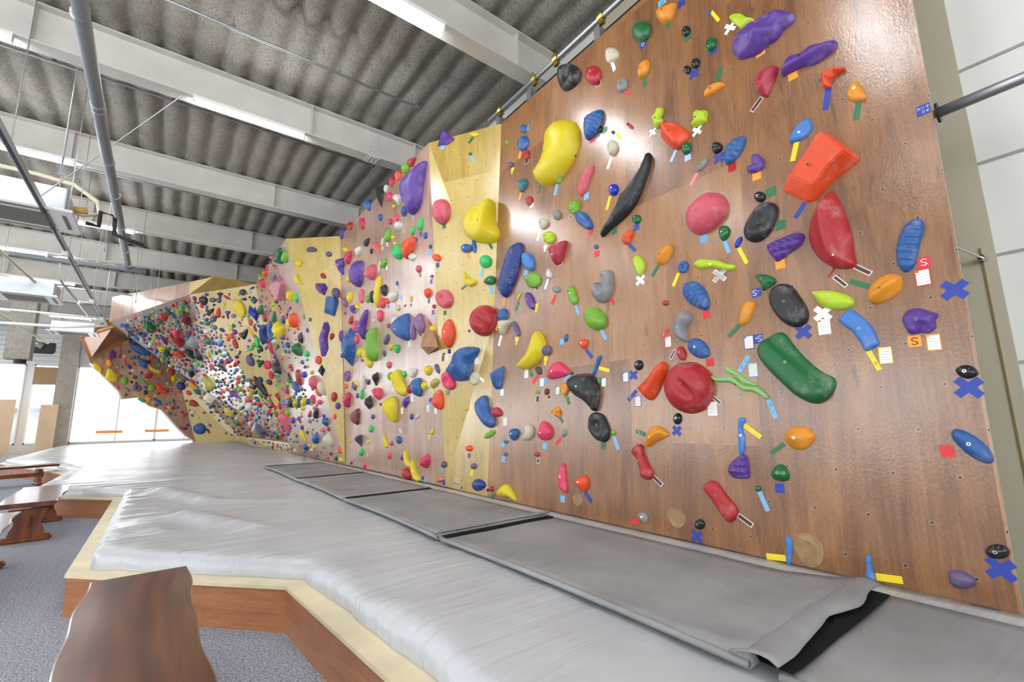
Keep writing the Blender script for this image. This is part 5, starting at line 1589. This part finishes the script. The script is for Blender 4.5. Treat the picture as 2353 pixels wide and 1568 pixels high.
# ------------------------------------------------------------------ route tapes, cards
TAPES = '''
@ 1200 0 4.278
sky q 1375 22 60 60 0 G
blue x 1568 30 75 30 0 G
green s 1433 228 100 30 85 G
blue q 1187 433 55 60 0 G
green q 1628 365 60 60 0
blue q 1877 495 62 62 0
yellow s 1897 160 118 38 50
white x 2045 270 105 34 0
blue x 1688 725 95 32 0 S
green s 1937 730 145 40 -75
green s 1200 795 100 30 78
red s 1020 908 82 34 42
white s 895 650 92 28 72 G
brown q 750 820 44 52 0 G
green q 507 845 40 44 0 G
red s 1062 1240 80 30 40
@ 1100 200 3.92
sky x 435 375 50 18 0
orange s 372 612 72 22 100
brown q 432 670 36 40 0
yellow a 303 755 60 26 100
orange s 375 985 70 20 108
white q 478 1070 34 38 0
green s 543 925 74 18 -68
sky s 697 925 105 24 -78
brown a 825 1170 36 20 100
pink s 745 1230 64 22 60
white s 542 1338 98 20 -75
white a 598 1455 62 26 100
red q 1025 475 40 48 0
green q 1135 388 42 48 0
red s 1365 350 72 30 40
yellow s 1257 435 88 30 45
white s 1180 680 125 22 -72
yellow s 1170 1045 128 22 -76
sky q 970 985 44 56 0
red q 1008 1312 40 50 0
green q 1222 1300 42 50 0
blue q 1420 1265 50 52 0
red q 1065 1502 46 52 0
blue s 1382 1447 85 30 45
white x 1567 408 70 24 0
white x 1967 395 86 28 0
pale s 1755 622 118 24 -66
pale q 1883 638 54 54 0
blue x 2162 642 90 30 0
red q 2283 722 66 70 0
pink s 1938 833 125 26 -62
sky q 2030 1370 66 68 0
sky s 2233 1435 130 34 70
@ 1100 560 3.92
orange s 228 522 72 20 97
sky x 428 262 56 22 0
brown q 735 170 34 46 0
white s 612 365 98 18 -72
sky s 30 262 78 24 100
sky s 113 415 80 26 78
brown q 528 402 34 34 45
green s 347 567 84 18 -68
yellow a 520 580 80 36 95
red s 677 505 94 22 -66
sky s 887 597 94 24 70
red s 1197 513 84 28 55
white x 1457 330 92 32 0
green s 1592 245 118 26 -60
yellow s 1777 325 130 28 -68
white x 2170 285 125 42 0
red q 2050 640 66 74 0
green s 2300 785 140 34 -48
orange s 172 745 78 20 -66
white s 193 875 98 20 -76
yellow a 343 878 74 34 95
yellow a 603 1055 82 42 95
sky x 752 885 62 24 0
sky s 1125 820 98 28 62
blue s 995 993 94 28 52
yellow s 1130 1133 100 32 16
sky s 795 1210 88 22 -42
red s 512 1220 88 24 -56
green s 470 1168 64 24 62 S
sky q 605 1235 34 44 0 S
green q 1082 1238 38 54 0 S
green s 800 1405 92 26 70 S6
brown a 532 1400 64 34 95
brown q 635 1382 34 44 0
blue x 1395 1185 84 32 0 S
red s 1680 805 98 26 -52 S
brown s 1748 1000 96 24 -62 S
red q 2085 1068 70 72 0
blue s 1385 1370 118 30 -50 S
brown s 2135 1403 120 28 40 S
white n 430 1175 36 74 0
sky n 570 1250 38 76 0
green n 1128 1250 46 84 0
green n 712 1325 38 78 0
blue n 1325 1203 52 90 0
red n 1708 885 58 100 0
blue n 1435 1420 56 98 0
white n 2105 1490 84 124 0
white n 210 1340 32 60 0
@ 1100 860 3.92
green s 738 402 78 22 58
red s 718 603 76 24 -50
sky q 596 648 38 56 0
green q 1123 645 46 62 0
sky s 1238 622 128 30 70
green s 1460 530 92 36 22 S5
blue x 1785 510 92 34 0 S6
sky x 225 637 58 22 0
sky x 222 768 60 24 0
brown q 535 782 30 44 0
sky q 757 1125 40 62 0
blue s 990 1112 108 28 56
red s 1403 1330 92 38 -8
green s 135 1098 46 26 -28
brown q 83 1048 26 40 0
brown s 1610 960 122 34 45
white n 238 428 34 74 0
@ 1600 0 3.92
orange q 578 468 74 76 0
orange q 870 680 78 80 0
brown s 545 942 160 34 -54
blue s 1177 890 205 46 -82
green s 1450 997 170 46 -80
yellow s 887 1365 180 42 -78
red q 322 1508 68 74 0
blue q 2045 990 118 92 0 カンテ/OK
@ 1600 380 3.92
orange q 545 95 76 78 0
green q 670 240 88 80 0
green q 758 538 88 84 0
blue s 935 408 165 34 -58
sky q 68 663 66 70 0
sky s 273 733 118 32 68
yellow s 420 815 158 38 62
orange q 757 893 90 82 0
white x 208 990 112 38 0
brown s 1502 945 160 48 25
brown s 1297 1047 145 42 38
green s 1470 1070 180 50 15
blue q 543 1147 80 78 0 S¹
green s 340 1495 140 36 -46
blue x 965 1500 130 46 0
white x 1140 1335 140 52 0 S
red q 2050 875 124 98 0 S
white n 1153 1455 112 142 0
red n 2042 1012 138 150 0
@ 1600 680 3.92
orange q 1967 410 130 102 0 S
orange n 2140 420 132 148 0
yellow n 1705 537 122 150 0
yellow s 1600 580 210 48 60 S
blue n 475 420 86 122 0
blue q 558 388 82 84 0 ²S
sky n 513 668 84 124 0
sky s 430 615 170 42 -60 S6
sky s 685 1020 185 44 68 S6
red q 123 598 72 70 0
yellow s 500 1215 205 40 36
green s 733 1378 145 42 -34
red q 2260 1400 140 108 0
@ 2050 560 5.228
blue x 750 555 235 90 0 カンテ
@ 2050 820 2.613
blue x 460 185 125 46 0
@ 1450 1000 2.606
blue q 890 320 56 56 0
sky s 795 398 128 26 66
brown s 685 512 108 28 36
blue x 395 608 78 26 0
yellow s 870 733 118 36 6
yellow s 1547 860 162 42 8
blue x 2215 805 132 48 0
@ 960 280 3.563
green q 217 858 28 38 0
sky q 205 208 36 34 0
green s 435 152 62 20 -52
sky s 447 300 60 22 65
orange s 417 1100 48 22 62
green s 596 1015 58 22 62
blue q 164 1175 26 38 0
green s 378 1357 52 16 -38
@ 960 700 3.41
blue q 247 367 24 34 0
brown q 404 207 26 30 0
brown a 198 422 54 26 95
white n 230 420 26 48 0
white n 463 443 34 50 0
white s 502 588 50 15 40
green q 236 693 28 36 0 S
blue q 403 1187 20 36 0
yellow s 425 1318 52 22 100
brown a 345 1437 34 20 90
brown q 552 1455 20 34 0
@ 760 300 5.226
sky s 988 1035 62 26 88
blue x 1082 1240 66 24 0
sky q 1185 1480 30 56 0
blue q 1030 1310 26 44 0
orange s 872 1200 56 26 90
yellow s 620 1412 44 20 90
white s 680 1368 48 22 90
@ 760 560 5.226
white s 672 295 46 22 95
green s 1075 380 40 24 95
blue x 1208 455 64 24 0
sky q 812 525 26 54 0
sky q 845 650 26 50 0
green q 963 738 22 36 0
blue q 1180 692 26 50 0
blue x 1230 825 60 22 0
green q 1373 833 38 52 0
orange q 782 712 24 40 0
blue q 695 758 16 46 0
yellow s 820 835 48 22 90
white n 945 1200 28 80 0
yellow x 1255 1110 62 24 0
blue q 1425 1295 38 50 0
@ 760 820 5.226
white n 747 390 26 62 0
white n 977 500 30 78 0
white n 857 650 28 76 0
white n 1168 620 30 80 0
white n 1260 650 30 72 0
white n 1175 325 26 76 0
sky x 1195 580 66 26 0
sky x 1003 760 50 20 0
sky x 1345 1370 60 26 0
sky x 1135 1485 60 26 0
yellow x 1230 415 56 22 0
yellow x 1187 965 62 22 0
blue q 1358 1510 32 58 0
yellow s 445 1182 40 16 90
'''
tcol = dict(sky='pale blue', pale='washed-out pale blue', brown='white-edged dark brown')
tkind = dict(s='tape strip', q='tape square', x='crossed tape mark', a='arrow-shaped tape', n='route card')
hc_ind = [s_ for s_ in ind if 'obj' in s_]
usedt = set(); ntape = 0
JP = None
def text_mesh(txt, size):
    cu = bpy.data.curves.new('t', 'FONT'); cu.body = txt; cu.size = size; cu.align_x = 'CENTER'; cu.align_y = 'CENTER'; cu.extrude = .0003; cu.offset = size * .012; cu.resolution_u = 3
    ob = bpy.data.objects.new('t', cu); COL.objects.link(ob); bpy.context.view_layer.update()
    me = bpy.data.meshes.new_from_object(ob.evaluated_get(bpy.context.evaluated_depsgraph_get())); bpy.data.objects.remove(ob); bpy.data.curves.remove(cu)
    return me
def kana(bm, ch, cx_, cy_, h):
    S_ = {'カ': [[(-.4, .2), (.4, .2), (.35, -.4), (.2, -.45)], [(-.05, .5), (-.1, 0), (-.4, -.45)]], 'ン': [[(-.4, .35), (-.15, .2)], [(-.4, -.4), (0, -.25), (.4, .2)]],
          'テ': [[(-.25, .42), (.25, .42)], [(-.42, .12), (.42, .12)], [(.05, .12), (0, -.2), (-.2, -.45)]], 'O': [[(-.3, 0), (-.2, .4), (.2, .4), (.3, 0), (.2, -.4), (-.2, -.4), (-.3, 0)]], 'K': [[(-.3, .45), (-.3, -.45)], [(.3, .45), (-.28, 0), (.3, -.45)]],
          'S': [[(.3, .36), (0, .47), (-.3, .3), (-.2, .06), (.2, -.08), (.3, -.3), (0, -.47), (-.32, -.34)]], 'G': [[(.3, .32), (0, .47), (-.3, .2), (-.3, -.2), (0, -.45), (.3, -.3), (.3, 0), (.05, 0)]],
          '6': [[(.2, .45), (-.2, .1), (-.25, -.25), (0, -.45), (.25, -.25), (.1, 0), (-.2, -.1)]], '5': [[(.25, .45), (-.2, .45), (-.22, .05), (.15, .1), (.25, -.2), (0, -.45), (-.25, -.35)]], '¹': [[(-.05, .3), (.1, .45), (.1, 0)]], '²': [[(-.2, .35), (0, .48), (.18, .3), (-.2, 0), (.22, 0)]]}
    for st in S_.get(ch, []):
        for (x0, y0), (x1, y1) in zip(st, st[1:]):
            a = Vector((cx_ + x0 * h, cy_ + y0 * h)); b = Vector((cx_ + x1 * h, cy_ + y1 * h)); d = (b - a).normalized() * .045 * h; q = Vector((-d.y, d.x)); q *= 1.1
            vs_ = [bm.verts.new((w2.x, w2.y, .0016)) for w2 in (a - d - q, b + d - q, b + d + q, a - d + q)]; bm.faces.new(vs_)
for line in TAPES.strip().splitlines():
    if line.startswith('@'): _, ox, oy, sc = line.split(); ox, oy, sc = float(ox), float(oy), float(sc); continue
    tk = line.split(); col, kd = tk[0], tk[1]; x, y, w_, h_, an = [float(t) for t in tk[2:7]]; txt = tk[7] if len(tk) > 7 else ''
    cx, cy = ox + x / sc, oy + y / sc; loc, n, idx = hit(cx, cy)
    if loc is None: continue
    u, v = frame_at(loc, n)
    def onp(a, b): rr = ray(a, b); q = CAM + rr * ((loc - CAM).dot(n) / rr.dot(n)) - loc; return Vector((q.dot(u), q.dot(v)))
    bm = bmesh.new(); T_ = .0012
    def strip(a, b, W, z=T_, mi=0):
        d = (b - a).normalized(); q = Vector((-d.y, d.x)) * (W / 2)
        lo = [bm.verts.new((p.x, p.y, 0)) for p in (a - q, b - q, b + q, a + q)]; hi = [bm.verts.new((p.co.x, p.co.y, z)) for p in lo]
        for f in [bm.faces.new(hi)] + [bm.faces.new((lo[i], lo[(i + 1) % 4], hi[(i + 1) % 4], hi[i])) for i in range(4)]: f.material_index = mi
    k_ = sc; c, s = cos(radians(an)), sin(radians(an))
    mats_ = ['tape_' + col]; lp_ = None; rot = 0
    if kd in 'sa':
        A_ = onp(cx - c * w_ / 2 / k_, cy - s * w_ / 2 / k_); B_ = onp(cx + c * w_ / 2 / k_, cy + s * w_ / 2 / k_)
        W = (onp(cx + s * h_ / 2 / k_, cy - c * h_ / 2 / k_) - onp(cx - s * h_ / 2 / k_, cy + c * h_ / 2 / k_)).length; W = min(W, .05)
        if col == 'brown': mats_ = ['tape_white', 'tape_brown']; strip(A_, B_, W); d = (B_ - A_).normalized() * .004; strip(A_ + d, B_ - d, W - .008, T_ * 1.4, 1)
        elif kd == 'a':
            m_ = A_.lerp(B_, .5); strip(A_, m_, W * 1.15); strip(m_, B_, W * .55)
        else: strip(A_, B_, W)
        d = (B_ - A_); rot = math.atan2(d.y, d.x); lsz = W * .8; Lc = [A_.lerp(B_, .3 + .36 * i) for i in range(2)]
    elif kd in 'qn':
        l_, r_ = onp(cx - w_ / 2 / k_, cy), onp(cx + w_ / 2 / k_, cy); t_, b_ = onp(cx, cy - h_ / 2 / k_), onp(cx, cy + h_ / 2 / k_)
        W = (r_ - l_).length if kd == 'n' else max((r_ - l_).length * .95, .02); Hh = abs(t_.y - b_.y)
        if kd == 'q': W = max(min(W, Hh * 1.3), Hh * .8)
        dd = Vector((0, Hh / 2)); C0 = Vector((0, 0))
        if kd == 'n':
            mats_ = ['tape_' + col, 'paper_white', 'tape_' + (col if col != 'white' else 'red'), 'ink_black']; strip(C0 - dd, C0 + dd, W)
            m2 = Vector((0, Hh / 2 - .004)); strip(C0 - m2, C0 + m2, W - .007, T_ * 1.3, 1)
            strip(Vector((-W * .32, Hh * .34)), Vector((-W * .32, Hh * .44)), W * .2, T_ * 1.6, 2)
            rn = random.Random(int(cx * 31 + cy))
            for j in range(5):
                yy_ = Hh * (.38 - .16 * j) if j else Hh * .40; x_ = -W * .36 if j else -W * .1
                while x_ < W * .34:
                    l2 = W * rn.uniform(.03, .1); strip(Vector((x_, yy_ + rn.uniform(-.5, .5) * Hh * .03)), Vector((x_ + l2, yy_ + rn.uniform(-.5, .5) * Hh * .04)), Hh * .014, T_ * 1.6, 3); x_ += l2 + W * .03
        elif col == 'brown':
            mats_ = ['tape_white', 'tape_brown']; strip(C0 - dd, C0 + dd, W); d2 = Vector((0, Hh / 2 - .004)); strip(C0 - d2, C0 + d2, W - .008, T_ * 1.4, 1)
        else: strip(C0 - dd, C0 + dd, W)
        rot = 0; lsz = min(W, Hh) * .8; Lc = [C0]
    else:
        W = onp(cx, cy - h_ / 2 / k_).y - onp(cx, cy + h_ / 2 / k_).y; L_ = abs(onp(cx, cy - w_ / 2 / k_).y - onp(cx, cy + w_ / 2 / k_).y) * 1.15
        for a_ in (radians(38), radians(-48)):
            d = Vector((cos(a_), sin(a_))) * L_ / 2; strip(-d, d, W, T_ * (1 if a_ > 0 else 1.5))
        rot = radians(-48); lsz = W * .8; Lc = [Vector((0, 0))]
    nm = 'route_card' if kd == 'n' else 'route_tape'
    o = mk(nm, bm, mats_); o.matrix_world = Matrix(((u.x, v.x, n.x, loc.x + n.x * .0006), (u.y, v.y, n.y, loc.y + n.y * .0006), (u.z, v.z, n.z, loc.z + n.z * .0006), (0, 0, 0, 1)))
    if txt:
        bm = bmesh.new()
        if txt == 'カンテ/OK':
            for i, ch in enumerate('カンテ'): kana(bm, ch, (i - 1) * lsz * .42, lsz * .26, lsz * .36)
            for i, ch in enumerate('OK'): kana(bm, ch, (i) * lsz * .42, -lsz * .28, lsz * .36)
        elif txt == 'カンテ':
            for i, ch in enumerate(txt):
                a_ = radians(-40); kana(bm, ch, cos(a_) * (i - 1) * lsz * 1.15 * 1, sin(a_) * (i - 1) * lsz * 1.15, lsz * .85)
        else:
            for i, ch in enumerate(txt):
                if kd == 's': q = Lc[min(i, 1)] if len(txt) > 1 else Lc[0 if col != 'yellow' else 1]
                else: q = Vector(((i - (len(txt) - 1) / 2) * lsz * .5, 0))
                kana(bm, ch, q.x, q.y, lsz * (.9 if ch in 'SG' else .55))
        dark = col in ('sky', 'orange', 'yellow', 'white')
        mk('lettering', bm, 'ink_black' if dark else 'paper_white', o)
    near = sorted(hc_ind, key=lambda q: (q['c'][0] - cx) ** 2 + (q['c'][1] - cy) ** 2)[:4]
    cc = tcol.get(col, col); base = cc + ' ' + tkind[kd]
    if kd == 'n': base = 'white route card' + ('' if col == 'white' else ' with %s edge' % cc)
    if txt: base += ' reading ' + txt.replace('/', ' ').replace('¹', '1').replace('²', '2')
    lab = None
    lms = sorted(LM, key=lambda q: (q['c'][0] - cx) ** 2 + (q['c'][1] - cy) ** 2)[:5]
    cand = []
    for q in near[:3]:
        if q['name']: cand.append(base + ' stuck ' + direction((cx, cy), q['c']) + ' the ' + q['name'])
        else:
            qc = CN.get(q['col'], q['col'])
            for lm in lms[:3]:
                cand.append(base + ' ' + direction((cx, cy), q['c']) + ' the ' + qc + ' hold, ' + direction(q['c'], lm['c']) + ' the ' + lm['name'])
                cand.append(base + ' ' + direction((cx, cy), q['c']) + ' the ' + qc + ' hold near the ' + lm['name'])
    for lm in lms: cand.append(base + ' ' + direction((cx, cy), lm['c']) + ' the ' + lm['name'])
    for lm in lms: cand.append(base + ' well ' + direction((cx, cy), lm['c']) + ' the ' + lm['name'])
    for dlab in cand:
        if dlab not in usedt and len(dlab.split()) <= 16: lab = dlab; break
    lab = lab or ' '.join((base + ' among the holds').split()[:16])
    usedt.add(lab); tag(o, lab, 'route card' if kd == 'n' else 'tape', 'route cards beside the holds' if kd == 'n' else 'coloured route tapes')
